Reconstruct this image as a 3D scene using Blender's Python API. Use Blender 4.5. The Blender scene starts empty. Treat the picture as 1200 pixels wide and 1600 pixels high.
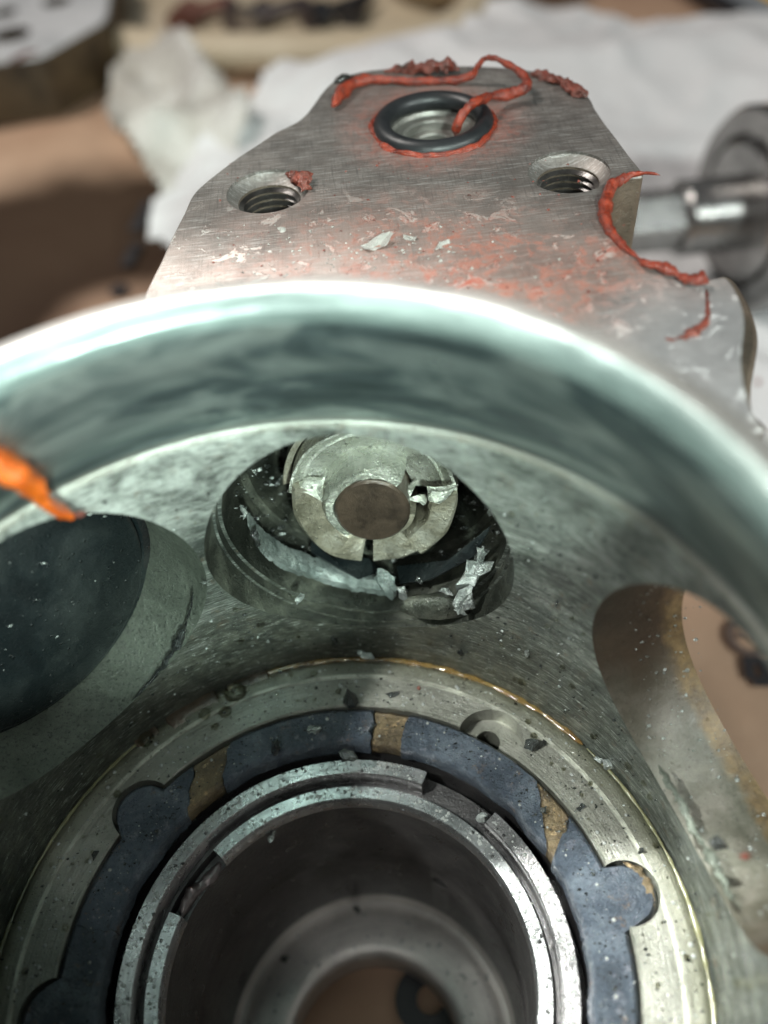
import bpy, bmesh, math, random
from math import sin, cos, pi, radians, sqrt, atan2, hypot
from mathutils import Vector, Matrix, noise as mn

# ------------------------------------------------------------------ camera, world, lights
# 1 unit = 1 cm.  Table top at z = 0, camera 14.9 above it.
SC = bpy.context.scene
C = SC.collection
CZ = 14.9
PITCH, ROLL, FPX = radians(49.4), radians(-6.1), 1400.0
AX = (-0.93, 2.48)                      # axis of the round cup

cd = bpy.data.cameras.new("camera"); cam = bpy.data.objects.new("camera", cd); C.objects.link(cam)
SC.camera = cam
cd.sensor_fit = 'VERTICAL'; cd.sensor_height = 360; cd.sensor_width = 270
cd.lens = FPX / 1600 * 360; cd.clip_start = 0.2; cd.clip_end = 500
R0 = Vector((1, 0, 0)); U0 = Vector((0, sin(PITCH), cos(PITCH))); FW = Vector((0, cos(PITCH), -sin(PITCH)))
rt = R0 * cos(ROLL) + U0 * sin(ROLL); up = U0 * cos(ROLL) - R0 * sin(ROLL)
cam.matrix_world = Matrix(((rt.x, up.x, -FW.x, 0), (rt.y, up.y, -FW.y, 0), (rt.z, up.z, -FW.z, CZ), (0, 0, 0, 1)))
cd.dof.use_dof = True; cd.dof.focus_distance = 10.3; cd.dof.aperture_fstop = 1.1

W = bpy.data.worlds.new("World"); SC.world = W; W.use_nodes = True
W.node_tree.nodes['Background'].inputs[0].default_value = (0.88, 0.92, 1.0, 1)
W.node_tree.nodes['Background'].inputs[1].default_value = 0.07

def area(name, loc, tgt, size, power, col, sy=None):
    l = bpy.data.lights.new(name, 'AREA'); l.energy = power; l.size = size; l.color = col
    if sy: l.shape = 'RECTANGLE'; l.size_y = sy
    o = bpy.data.objects.new(name, l); C.objects.link(o); o.location = loc
    o.rotation_euler = (Vector(tgt) - Vector(loc)).to_track_quat('-Z', 'Y').to_euler()
    return o
area("ceiling_lamp", (-34, 30, 62), (0, 10, 4), 14, 30500, (1.0, 0.95, 0.89), 14)
def spot(name, loc, tgt, deg, power, col, rad, blend):
    l = bpy.data.lights.new(name, 'SPOT'); l.energy = power; l.spot_size = radians(deg); l.spot_blend = blend; l.color = col; l.shadow_soft_size = rad
    o = bpy.data.objects.new(name, l); C.objects.link(o); o.location = loc
    o.rotation_euler = (Vector(tgt) - Vector(loc)).to_track_quat('-Z', 'Y').to_euler()
spot("work_lamp", (5.0, -21.5, 27.0), (-1.2, 6.2, 8.0), 24, 88000, (0.82, 1.0, 0.92), 1.1, 1.0)
spot("hub_spot", (-8.5, 14.5, 34), (-0.6, 3.0, 4.6), 18, 105000, (0.95, 1.0, 0.96), .7, .5)  # added unseen spot behind the cup, brightens the hub
spot("side_lamp", (-15, 0, 31), (-0.2, 3.0, 4.6), 19, 48000, (0.95, 1.0, 0.96), .6, .6)
area("fill_lamp", (25.0, -8, 26.0), (5, 7, 2), 2.5, 7500, (0.90, 1.0, 0.96))
area("pocket_fill", (-2.5, -5, 21), (0, 5, 5), 0.8, 600, (0.96, 1.0, 0.97))  # added unseen light above the camera, brightens the middle bore

SC.view_settings.view_transform = 'Standard'; SC.view_settings.look = 'None'
SC.view_settings.exposure = 0.0; SC.view_settings.gamma = 1.0

# ------------------------------------------------------------------ helpers
rnd = random.Random(7)
def Z(h): return CZ - h
def at(px, py, h):
    """point at depth h below the camera that the photograph shows at (px, py)"""
    x = (px - 600) / FPX; y = (800 - py) / FPX
    c, s = cos(ROLL), sin(ROLL); x, y = c * x - s * y, s * x + c * y
    d = Vector((x, cos(PITCH) + y * sin(PITCH), -sin(PITCH) + y * cos(PITCH)))
    return Vector((0, 0, CZ)) + d * (h / -d.z)
def pol(R, deg, h): a = radians(deg); return Vector((AX[0] + R * cos(a), AX[1] + R * sin(a), Z(h)))
def nz(p, s=1.0, o=0.0): return mn.noise(Vector((p[0] * s + o, p[1] * s - o, p[2] * s + 3.7 * o)))

def finish(name, bm, mat, parent=None, smooth=35, base=None):
    """link a bmesh (world coordinates) as one object; its origin goes to its parent's or to its own base"""
    bmesh.ops.recalc_face_normals(bm, faces=bm.faces)
    me = bpy.data.meshes.new(name); bm.to_mesh(me); bm.free()
    return link(name, me, mat, parent, smooth, base)
def link(name, me, mat, parent=None, smooth=35, base=None):
    o = bpy.data.objects.new(name, me); C.objects.link(o)
    if not me.materials: me.materials.append(mat)
    if smooth:
        me.shade_smooth(); me.set_sharp_from_angle(angle=radians(smooth))
    if parent:
        g = Vector(parent.location); q = parent.parent
        while q: g += q.location; q = q.parent
        me.transform(Matrix.Translation(-g)); o.parent = parent
    else:
        vs = [v.co for v in me.vertices]
        if base is None:
            mnx = Vector((min(v[i] for v in vs) for i in range(3))); mxx = Vector((max(v[i] for v in vs) for i in range(3)))
            base = Vector(((mnx.x + mxx.x) / 2, (mnx.y + mxx.y) / 2, mnx.z))
        base = Vector(base); me.transform(Matrix.Translation(-base)); o.location = base
    return o
def tag(o, label=None, cat=None, group=None, kind=None):
    if label: o['label'] = label
    if cat: o['category'] = cat
    if group: o['group'] = group
    if kind: o['kind'] = kind
    return o
def thing(name, label, cat, loc, group=None):
    o = bpy.data.objects.new(name, None); C.objects.link(o); o.location = loc; o.empty_display_size = .3
    return tag(o, label, cat, group)

def lathe_bm(prof, n=256, a0=None, a1=None, axis=AX, wob=None):
    """prof: closed polygon [(R, h)]; full turn or arc a0..a1 (degrees) with end caps"""
    bm = bmesh.new(); full = a0 is None; m = len(prof)
    if full: angs = [2 * pi * i / n for i in range(n)]
    else: angs = [radians(a0 + (a1 - a0) * i / (n - 1)) for i in range(n)]
    rows = []
    for a in angs:
        r_ = []
        for j, (R, h) in enumerate(prof):
            dr, dh = wob(a, j) if wob else (0, 0)
            r_.append(bm.verts.new((axis[0] + (R + dr) * cos(a), axis[1] + (R + dr) * sin(a), Z(h + dh))))
        rows.append(r_)
    for i in range(n if full else n - 1):
        A, B = rows[i], rows[(i + 1) % n]
        for j in range(m):
            k = (j + 1) % m; bm.faces.new((A[j], A[k], B[k], B[j]))
    if not full: bm.faces.new(rows[0]); bm.faces.new(rows[-1])
    return bm
def cyl_mesh(p0, p1, r0, r1=None, n=64, prof=None):
    """closed solid along p0->p1; prof: [(t, r)] open profile"""
    p0, p1 = Vector(p0), Vector(p1); d = p1 - p0; L = d.length; d.normalize()
    u = d.orthogonal().normalized(); v = d.cross(u)
    if prof is None: prof = [(0, r0), (1, r1 if r1 is not None else r0)]
    bm = bmesh.new(); rows = []
    for t, r in prof:
        rows.append([bm.verts.new(p0 + d * (t * L) + (u * cos(2 * pi * i / n) + v * sin(2 * pi * i / n)) * r) for i in range(n)])
    for A, B in zip(rows, rows[1:]):
        for i in range(n): bm.faces.new((A[i], A[(i + 1) % n], B[(i + 1) % n], B[i]))
    bm.faces.new(rows[0]); bm.faces.new(rows[-1])
    bmesh.ops.recalc_face_normals(bm, faces=bm.faces)
    return bm
def boolean(bm, cutters, op='DIFFERENCE'):
    """bm minus every cutter bmesh, returns a mesh"""
    def tmp(b):
        bmesh.ops.recalc_face_normals(b, faces=b.faces)
        me = bpy.data.meshes.new('tmp'); b.to_mesh(me); b.free()
        o = bpy.data.objects.new('tmp', me); C.objects.link(o); return o
    o = tmp(bm); cs = [tmp(c) for c in cutters]
    for c in cs:
        md = o.modifiers.new('b', 'BOOLEAN'); md.object = c; md.operation = op; md.solver = 'EXACT'
    dg = bpy.context.evaluated_depsgraph_get()
    me = bpy.data.meshes.new_from_object(o.evaluated_get(dg))
    for q in [o] + cs:
        m_ = q.data; bpy.data.objects.remove(q); bpy.data.meshes.remove(m_)
    return me
def catmull(P, k=6, closed=False):
    P = [Vector(p) for p in P]; n = len(P); out = []
    rng = range(n) if closed else range(n - 1)
    for i in rng:
        g = (lambda j: P[j % n]) if closed else (lambda j: P[max(0, min(n - 1, j))])
        a, b, c, d = g(i - 1), g(i), g(i + 1), g(i + 2)
        for s in range(k):
            t = s / k
            out.append(0.5 * ((2 * b) + (c - a) * t + (2 * a - 5 * b + 4 * c - d) * t * t + (3 * b - a - 3 * c + d) * t ** 3))
    if not closed: out.append(P[-1])
    return out
def tube_bm(P, rad, n=12, k=6, rough=0.0, flat=1.0, seed=0.0, taper=True):
    """lumpy bead along the points P; rad: number or a list per point"""
    if not isinstance(rad, (list, tuple)): rad = [rad] * len(P)
    Q = catmull(P, k); m = len(Q); bm = bmesh.new(); rows = []
    prev = None
    for i, p in enumerate(Q):
        f = i / k; j = min(int(f), len(rad) - 2); r = rad[j] + (rad[j + 1] - rad[j]) * (f - j)
        if taper: r *= min(1, 0.25 + 0.75 * min(i, m - 1 - i) / (k * .7))
        t = (Q[min(i + 1, m - 1)] - Q[max(i - 1, 0)]).normalized()
        if prev is None: u = t.cross(Vector((0, 0, 1)))
        else: u = prev - t * prev.dot(t)
        if u.length < 1e-4: u = t.orthogonal()
        u.normalize(); prev = u; v = u.cross(t).normalized()
        row = []
        for q in range(n):
            a = 2 * pi * q / n
            o = u * cos(a) * r + v * sin(a) * r * flat
            w = 1 + rough * (nz(p + o, 6, seed) * 1.4 + nz(p + o, 17, seed) * .9 + nz(p + o, 40, seed) * .7)
            row.append(bm.verts.new(p + o * w))
        rows.append(row)
    for A, B in zip(rows, rows[1:]):
        for i in range(n): bm.faces.new((A[i], A[(i + 1) % n], B[(i + 1) % n], B[i]))
    bm.faces.new(rows[0]); bm.faces.new(rows[-1])
    return bm
def shard_bm(c, s, seed, sub=0):
    """torn metal splinter: convex hull of a few random points; s = (sx, sy, sz)"""
    r = random.Random(seed); bm = bmesh.new(); c = Vector(c)
    rot = Matrix.Rotation(r.uniform(0, 6.28), 3, 'Z')
    for _ in range(r.randint(8, 12)):
        v = Vector((r.uniform(-1, 1), r.uniform(-1, 1), r.uniform(-1, 1)))
        bm.verts.new(c + rot @ Vector((v.x * s[0], v.y * s[1], v.z * s[2])))
    h = bmesh.ops.convex_hull(bm, input=bm.verts)
    junk = [g for g in h['geom_interior'] if isinstance(g, bmesh.types.BMVert)]
    if junk: bmesh.ops.delete(bm, geom=junk, context='VERTS')
    L = max(s)
    if L > .055:
        bmesh.ops.subdivide_edges(bm, edges=bm.edges[:], cuts=2, use_grid_fill=True); bmesh.ops.triangulate(bm, faces=bm.faces[:])
        bend = r.uniform(-.5, .5) / L; ph = r.uniform(0, 6.28)
        for v in bm.verts:
            q = v.co - c; t = q.x * cos(ph) + q.y * sin(ph)
            q += Vector((nz(q, 3.5 / L * .5, seed), nz(q, 3.5 / L * .5, seed + 9), nz(q, 3.5 / L * .5, seed + 5))) * L * .30
            q += Vector((nz(q, 9 / L * .5, seed), nz(q, 9 / L * .5, seed + 3), 0)) * L * .12
            q.z += bend * t * t; v.co = c + q
    return bm
def prism_bm(pts, z0, z1, inset=0.0):
    """closed prism over a list of (x, y); top z1 with a small chamfer"""
    bm = bmesh.new(); n = len(pts)
    def ring(z, ins):
        out = []
        for i in range(n):
            p = Vector((pts[i][0], pts[i][1])); a = Vector((pts[i - 1][0], pts[i - 1][1])); b = Vector((pts[(i + 1) % n][0], pts[(i + 1) % n][1]))
            if ins:
                t = (b - a).normalized(); p = p + Vector((-t.y, t.x)) * ins
            out.append(bm.verts.new((p.x, p.y, z)))
        return out
    A = sum(pts[i - 1][0] * pts[i][1] - pts[i][0] * pts[i - 1][1] for i in range(n))
    s = 1 if A > 0 else -1
    rows = [ring(z0, 0), ring(z1 - abs(inset), 0), ring(z1, inset * s)] if inset else [ring(z0, 0), ring(z1, 0)]
    for P, Q in zip(rows, rows[1:]):
        for i in range(n): bm.faces.new((P[i], P[(i + 1) % n], Q[(i + 1) % n], Q[i]))
    bm.faces.new(rows[0]); bm.faces.new(rows[-1])
    return bm

# ------------------------------------------------------------------ materials
class M:
    def __init__(s, name):
        s.m = bpy.data.materials.new(name); s.m.use_nodes = True; s.t = s.m.node_tree
        s.b = s.t.nodes['Principled BSDF']; s.geo = s.t.nodes.new('ShaderNodeNewGeometry')
        s.P = s.geo.outputs['Position']; s.h = None
    def n(s, k): return s.t.nodes.new(k)
    def set(s, inp, v):
        if isinstance(v, (int, float)): inp.default_value = v
        elif isinstance(v, (tuple, list)): inp.default_value = tuple(v) + ((1,) if len(v) == 3 and len(inp.default_value) == 4 else ())
        else: s.t.links.new(v, inp)
    def noise(s, scale, detail=4, rough=.6, dist=0, vec=None):
        q = s.n('ShaderNodeTexNoise'); s.set(q.inputs['Vector'], vec or s.P); s.set(q.inputs['Scale'], scale)
        s.set(q.inputs['Detail'], detail); s.set(q.inputs['Roughness'], rough); s.set(q.inputs['Distortion'], dist); return q.outputs[0]
    def voro(s, scale, vec=None, out='Distance', rand=1):
        q = s.n('ShaderNodeTexVoronoi'); s.set(q.inputs['Vector'], vec or s.P); s.set(q.inputs['Scale'], scale); s.set(q.inputs['Randomness'], rand); return q.outputs[out]
    def ramp(s, f, stops):
        q = s.n('ShaderNodeValToRGB'); s.set(q.inputs[0], f); e = q.color_ramp.elements
        while len(e) < len(stops): e.new(.5)
        for el, (p, c) in zip(e, stops):
            el.position = p; el.color = (c, c, c, 1) if isinstance(c, (int, float)) else tuple(c) + (1,)
        return q.outputs[0]
    def mix(s, f, a, b, mode='MIX'):
        q = s.n('ShaderNodeMix'); q.data_type = 'RGBA'; q.blend_type = mode
        s.set(q.inputs[0], f); s.set(q.inputs[6], a); s.set(q.inputs[7], b); return q.outputs[2]
    def math(s, op, a, b=0.0, c=None):
        q = s.n('ShaderNodeMath'); q.operation = op; s.set(q.inputs[0], a); s.set(q.inputs[1], b)
        if c is not None: s.set(q.inputs[2], c)
        return q.outputs[0]
    def rng(s, f, a, b, c=0.0, d=1.0):
        q = s.n('ShaderNodeMapRange'); s.set(q.inputs[0], f); s.set(q.inputs[1], a); s.set(q.inputs[2], b); s.set(q.inputs[3], c); s.set(q.inputs[4], d); return q.outputs[0]
    def vscale(s, v, sc, rot=(0, 0, 0)):
        q = s.n('ShaderNodeMapping'); s.set(q.inputs[0], v); q.inputs['Scale'].default_value = sc; q.inputs['Rotation'].default_value = rot; return q.outputs[0]
    def polar(s, ka=1.0, kr=1.0, kz=1.0):
        """(angle*R, radius, height) round the cup axis, each with its own stretch"""
        x = s.n('ShaderNodeSeparateXYZ'); s.set(x.inputs[0], s.P)
        dx = s.math('SUBTRACT', x.outputs[0], AX[0]); dy = s.math('SUBTRACT', x.outputs[1], AX[1])
        r = s.math('SQRT', s.math('ADD', s.math('MULTIPLY', dx, dx), s.math('MULTIPLY', dy, dy)))
        a = s.math('ARCTAN2', s.math('MULTIPLY', dx, -1), dy)
        o = s.n('ShaderNodeCombineXYZ'); s.set(o.inputs[0], s.math('MULTIPLY', a, ka)); s.set(o.inputs[1], s.math('MULTIPLY', r, kr)); s.set(o.inputs[2], s.math('MULTIPLY', x.outputs[2], kz))
        return o.outputs[0], r, a
    def dist(s, p, zk=1.0):
        q = s.n('ShaderNodeVectorMath'); q.operation = 'DISTANCE'; s.set(q.inputs[0], s.P); q.inputs[1].default_value = p; return q.outputs['Value']
    def bump(s, f, strength, d=.02):
        q = s.n('ShaderNodeBump'); s.set(q.inputs['Strength'], strength); s.set(q.inputs['Distance'], d); s.set(q.inputs['Height'], f)
        if s.h: s.t.links.new(s.h, q.inputs['Normal'])
        s.h = q.outputs[0]; return s.h
    def out(s, base, rough, metal=0.0, coat=0.0, coat_r=.08, spec=.5, coatbump=None, **kw):
        b = s.b; s.set(b.inputs['Base Color'], base); s.set(b.inputs['Roughness'], rough); s.set(b.inputs['Metallic'], metal)
        s.set(b.inputs['Coat Weight'], coat); s.set(b.inputs['Coat Roughness'], coat_r); s.set(b.inputs['Specular IOR Level'], spec)
        for k, v in kw.items(): s.set(b.inputs[k.replace('_', ' ')], v)
        if s.h: s.t.links.new(s.h, b.inputs['Normal']); s.t.links.new(s.h, b.inputs['Coat Normal'])
        return s.m

def metal_mat(name, c0, c1, c2, metal=.6, rough=(.28, .5), coat=.5, streak='polar', big=.7, speck=.5, bumpk=.5, dark=(.03, .035, .03), drops=.3, spots=(.15, .16, .14)):
    m = M(name)
    if streak == 'polar': v, r, a = m.polar(1.2, 30, 14)
    elif streak == 'wall': v, r, a = m.polar(2.0, 3, 16)
    else: v = m.vscale(m.P, streak, (0, 0, .6))
    sn = m.noise(1.3, 5, .65, 0, v)
    bn = m.noise(big, 6, .62, .6)
    base = m.ramp(bn, [(.3, c0), (.5, c1), (.72, c2)])
    base = m.mix(m.rng(sn, .35, .7, 0, .45), base, m.mix(.5, c0, dark))
    fine = m.noise(22, 4, .7)
    base = m.mix(m.rng(fine, .54, .66, 0, speck), base, dark)
    vd = m.voro(9, m.mix(.06, m.P, m.noise(10, 2)))
    base = m.mix(m.rng(vd, .04, .11, speck, 0), base, dark)
    f2 = m.noise(60, 2, .6)
    m.bump(sn, .3 * bumpk, .02); m.bump(fine, .8 * bumpk, .03); m.bump(f2, .7 * bumpk, .012)
    if drops:
        dv = m.voro(7.5, m.vscale(m.P, (1, 1, 1), (.3, .2, .5)))
        m.bump(m.rng(dv, .03, .16, 1, 0), drops, .05)
    ro = m.rng(m.noise(3.5, 5, .7), .3, .7, rough[0], rough[1])
    return m.out(base, ro, metal, coat, .06)

m_flange = None
def build_flange_mat():
    m = M('machined_flange_metal')
    v = m.vscale(m.P, (2.0, 38, 10), (0, 0, -.62)); v2 = m.vscale(m.P, (40, 2.4, 10), (0, 0, -.35))
    s1 = m.noise(1.4, 6, .75, 0, v); s2 = m.noise(1, 4, .7, 0, v2)
    bn = m.noise(.55, 6, .6, .5)
    base = m.ramp(bn, [(.3, (.16, .143, .130)), (.52, (.245, .218, .20)), (.72, (.34, .308, .284))])
    base = m.mix(m.rng(s1, .50, .66, 0, .75), base, (.60, .58, .56))
    base = m.mix(m.rng(s2, .52, .68, 0, .6), base, (.13, .12, .115))
    # grey-white dried film and its peeled flakes near the cup
    v3, r, a = m.polar(1, 1, 1)
    near = m.rng(r, 7.5, 6.6, 0, 1)
    fl = m.noise(3.2, 6, .7, .8)
    base = m.mix(m.math('MULTIPLY', near, m.rng(m.noise(1.1, 5, .6), .35, .6, 0, .6)), base, (.40, .33, .30))
    flk = m.math('MULTIPLY', near, m.rng(fl, .575, .595, 0, 1))
    base = m.mix(m.math('MULTIPLY', flk, .8), base, (.52, .50, .47))
    edge = m.math('MULTIPLY', near, m.math('MULTIPLY', m.rng(fl, .56, .585, 0, 1), m.rng(fl, .61, .585, 0, 1)))
    base = m.mix(m.math('MULTIPLY', edge, .5), base, (.16, .08, .06))
    # red sealant rubbed into the surface
    red = (.34, .06, .03)
    x = m.n('ShaderNodeSeparateXYZ'); m.set(x.inputs[0], m.P)
    side = m.rng(x.outputs[0], -2.2, .6, 0, 1)
    rn = m.noise(1.6, 7, .68, .7)
    msk = m.math('MULTIPLY', m.math('MULTIPLY', m.rng(r, 7.5, 6.4, 0, 1), side), m.math('MINIMUM', 1.0, m.math('ADD', m.rng(rn, .34, .62, .15, .5), m.math('MULTIPLY', m.rng(m.noise(5.5, 8, .78, .6), .50, .55, 0, 1), m.rng(rn, .38, .52, 0, .7)))))
    corner = m.rng(m.dist(tuple(at(1160, 560, 5.5))), 1.6, .7, 0, 1)
    msk = m.math('MULTIPLY', msk, m.math('SUBTRACT', 1.0, corner))
    base = m.mix(m.math('MULTIPLY', msk, m.rng(m.noise(14, 5, .75), .3, .6, .55, .95)), base, (.32, .115, .08))
    vein = m.rng(m.noise(3.2, 8, .8, .9), .56, .64, 0, 1)
    msk2 = m.math('MULTIPLY', m.math('MULTIPLY', vein, side), m.rng(r, 7.4, 6.4, 0, .75))
    base = m.mix(m.math('MULTIPLY', msk2, m.math('SUBTRACT', 1.0, corner)), base, red)
    base = m.mix(m.math('MULTIPLY', corner, .75), base, (.55, .54, .55))
    dO = m.dist(tuple(at(677, 195, 5.5)))
    halo = m.math('MULTIPLY', m.rng(m.math('ADD', dO, m.math('MULTIPLY', m.noise(3, 5, .6), .5)), 1.6, 1.05, 0, 1), m.rng(m.noise(7, 6, .75), .3, .6, .4, 1))
    halo = m.math('MULTIPLY', m.math('MULTIPLY', halo, m.math('ADD', m.rng(m.noise(6, 7, .8, .4), .44, .52, 0, .65), .35)), m.rng(dO, .66, .72, 0, 1))
    base = m.mix(m.math('MULTIPLY', halo, .9), base, (.26, .07, .045))
    spk = m.rng(m.voro(5.5), .035, .06, .8, 0)
    base = m.mix(m.math('MULTIPLY', spk, m.rng(m.noise(1.2), .45, .6)), base, (.09, .03, .025))
    bare = m.math('SUBTRACT', 1.0, m.math('MAXIMUM', halo, m.math('MAXIMUM', msk, m.math('MULTIPLY', flk, .8))))
    m.bump(s1, .35, .015); m.bump(s2, .3, .015); m.bump(m.math('MULTIPLY', flk, 1), .5, .03); m.bump(m.noise(30, 3, .6), .2, .01)
    ro = m.rng(m.noise(3, 5, .7), .3, .7, .38, .58)
    return m.out(base, ro, m.math('MULTIPLY', bare, .72), 0.05, .2)
m_flange = build_flange_mat()

m_side = metal_mat('oily_casting_side', (.10, .075, .055), (.16, .12, .09), (.22, .17, .13), .35, (.3, .55), .4, (2, 2, 9), 1.2, .3, .8)

def build_cup_mat():
    m = M('polished_cup_wall')
    v, r, a = m.polar(1.6, 20, 26)
    x = m.n('ShaderNodeSeparateXYZ'); m.set(x.inputs[0], m.P); z = x.outputs[2]
    sn = m.noise(1.0, 5, .6, 0, v)
    v2, _, _ = m.polar(2.0, 1.0, 1.7)
    bn = m.noise(1.1, 6, .58, 1.2, v2)
    lip = m.math('MULTIPLY', m.rng(r, 3.40, 3.44, 0, 1), m.rng(z, Z(4.5), Z(4.4), 0, 1)); chf = m.rng(z, Z(4.34), Z(4.28), 0, 1)
    low = m.rng(z, Z(5.84), Z(5.94), 0, 1)
    teal = m.ramp(bn, [(.34, (.12, .165, .17)), (.5, (.24, .315, .32)), (.64, (.58, .68, .65))])  # pale and dark blotches stand in for reflections on the inner wall
    base = m.mix(m.rng(sn, .45, .75, 0, .15), teal, (.12, .15, .15))
    # lower zone: worn, stained, streaked
    v3, _, _ = m.polar(3.0, 2.0, 3.2)
    wn = m.noise(.95, 10, .74, 1.0, v3)
    v4 = m.vscale(v3, (2.2, 1, 7), (0, .5, 0))
    st = m.noise(1.6, 6, .75, .4, v4)
    worn = m.ramp(wn, [(.34, (.012, .016, .013)), (.45, (.055, .066, .054)), (.55, (.15, .17, .145)), (.68, (.48, .51, .46))])
    worn = m.mix(m.math('MULTIPLY', m.rng(st, .5, .6, 0, .95), m.rng(m.noise(1.4, 4), .42, .58)), worn, (.035, .04, .03)); worn = m.mix(m.rng(m.noise(.9, 5, .6, .4), .5, .62, 0, .6), worn, (.07, .085, .075))
    worn = m.mix(m.rng(st, .44, .34, 0, .6), worn, (.70, .75, .70))
    lit_patch = m.math('MULTIPLY', m.math('MULTIPLY', m.rng(z, Z(7.5), Z(6.4), 0, 1), m.rng(a, -.55, .05, .25, 1)), m.rng(m.noise(1.3, 6, .7, .5), .38, .55, .1, .95))  # painted highlight: upper left of the wall made pale where light strikes
    worn = m.mix(lit_patch, worn, (.72, .77, .71))
    rustm = m.math('MULTIPLY', m.rng(m.noise(4.5, 5, .7), .58, .7, 0, .6), 1)
    worn = m.mix(rustm, worn, (.20, .12, .06))
    spk = m.rng(m.voro(8), .02, .07, .7, 0)
    worn = m.mix(m.math('MULTIPLY', spk, m.rng(m.noise(2), .4, .55)), worn, (.02, .025, .02))
    grime = m.math('MULTIPLY', m.rng(m.math('ADD', z, m.math('MULTIPLY', m.noise(.8, 5, .6, .5), 1.6)), Z(8.1) + .8, Z(9.0) + .8, 0, 1), m.rng(a, -1.0, -.3, .3, 1))  # mask of painted shade on the lower wall, strongest at the left
    worn = m.mix(m.math('MULTIPLY', grime, .88), worn, m.ramp(m.noise(3, 6, .7), [(.35, (.03, .034, .026)), (.65, (.11, .115, .085))]))  # painted shade mixed into the lower wall colour
    pit = m.noise(1.0, 6, .8, 0, m.vscale(v3, (7, 8, 14), (0, .4, 0)))
    worn = m.mix(m.rng(pit, .53, .60, 0, .85), worn, (.02, .024, .018)); worn = m.mix(m.rng(pit, .43, .36, 0, .7), worn, (.62, .66, .60))
    base = m.mix(low, base, worn)
    base = m.mix(chf, base, m.ramp(m.noise(1.0, 5, .6, 0, v2), [(.3, (.12, .16, .15)), (.7, (.30, .38, .355))]))
    base = m.mix(lip, base, m.ramp(m.noise(1.3, 5, .6), [(.3, (.18, .165, .155)), (.7, (.32, .295, .28))]))
    tan = m.math('MULTIPLY', m.rng(z, Z(5.78), Z(5.84), 0, 1), m.rng(z, Z(5.96), Z(5.91), 0, 1))
    base = m.mix(m.math('MULTIPLY', tan, .3), base, (.55, .47, .36))
    m.bump(sn, .10, .01)
    m.bump(m.math('MULTIPLY', low, m.noise(9, 6, .75)), .6, .05)
    m.bump(m.math('MULTIPLY', low, st), .5, .04); m.bump(m.math('MULTIPLY', low, pit), .8, .025)
    m.bump(m.noise(1.1, 3, .5, 0, v2), .35, .14); m.bump(m.math('MULTIPLY', m.noise(1.0, 4, .6, 0, m.vscale(v2, (.8, 1, 2.6), (0, .35, 0))), m.math('SUBTRACT', 1.0, low)), .18, .10)
    dv = m.voro(7)
    m.bump(m.math('MULTIPLY', low, m.rng(dv, .03, .14, 1, 0)), .8, .05)
    ro = m.mix(low, m.rng(m.noise(2, 5, .7, 0, v2), .3, .7, .26, .42), m.rng(m.noise(5, 5, .7), .3, .7, .3, .55))
    ro = m.mix(lip, ro, (.36, .36, .36))
    met = m.math('SUBTRACT', m.rng(low, 0, 1, .85, .45), m.math('MULTIPLY', chf, .5))
    return m.out(base, ro, met, m.rng(low, 0, 1, .08, .9), .05)
m_cup = build_cup_mat()

def build_face_mat():
    m = M('oily_grey_ring_face')
    v, r, a = m.polar(1.4, 34, 8)
    sn = m.noise(1.0, 5, .65, 0, v)
    bn = m.noise(.8, 6, .6, .5)
    base = m.ramp(bn, [(.3, (.12, .122, .098)), (.52, (.20, .198, .166)), (.72, (.30, .295, .255))])
    base = m.mix(m.rng(sn, .5, .75, 0, .35), base, (.14, .145, .115))
    # darker wet film near the groove at the left
    base = m.mix(m.math('MULTIPLY', m.rng(r, 3.35, 3.62, 0, .55), 1), base, (.15, .15, .09))
    line = m.math('MULTIPLY', m.rng(r, 3.38, 3.41, 0, 1), m.rng(r, 3.46, 3.43, 0, 1))
    base = m.mix(m.math('MULTIPLY', line, m.rng(m.noise(2, 4), .35, .6, 0, .8)), base, (.62, .62, .52))
    fine = m.noise(26, 4, .7)
    base = m.mix(m.rng(fine, .57, .7, 0, .6), base, (.04, .045, .035))
    vd = m.voro(6.5, m.mix(.08, m.P, m.noise(9, 2)))
    base = m.mix(m.rng(vd, .05, .10, .9, 0), base, (.03, .035, .03))
    m.bump(sn, .35, .03); m.bump(fine, .5, .02); m.bump(m.noise(60, 3), .4, .01)
    dv = m.voro(8.5); m.bump(m.rng(dv, .03, .13, 1, 0), .9, .05)
    m.bump(m.noise(1.5, 3), .3, .15)
    return m.out(base, m.rng(m.noise(4, 5, .7), .3, .7, .28, .45), .5, 1.0, .05)
m_face = build_face_mat()
m_bore = metal_mat('honed_bore_steel', (.018, .017, .017), (.045, .042, .042), (.10, .092, .09), .5, (.24, .40), .35, 'wall', 1.1, .35, .5, (.03, .028, .03), .3)
m_boss = metal_mat('smooth_boss_floor', (.34, .315, .29), (.50, .46, .43), (.62, .58, .545), .5, (.3, .45), .6, 'polar', .9, .15, .35, (.08, .08, .06), .4)
m_ring = metal_mat('bright_ring_steel', (.26, .25, .25), (.42, .40, .40), (.56, .54, .54), .9, (.2, .36), .8, 'polar', 2.2, .08, .28, (.06, .06, .06), 1.0)
m_sleeve = metal_mat('bright_sleeve_steel', (.26, .26, .26), (.46, .46, .46), (.60, .60, .60), .9, (.2, .34), .8, 'polar', 2.0, .08, .28, (.05, .06, .06), 1.0)
m_shoe = metal_mat('gouged_shoe_steel', (.15, .135, .09), (.36, .33, .25), (.60, .58, .50), .55, (.25, .42), .9, (5, 14, 9), 2.0, .5, .6, (.03, .03, .02), .6)
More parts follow.
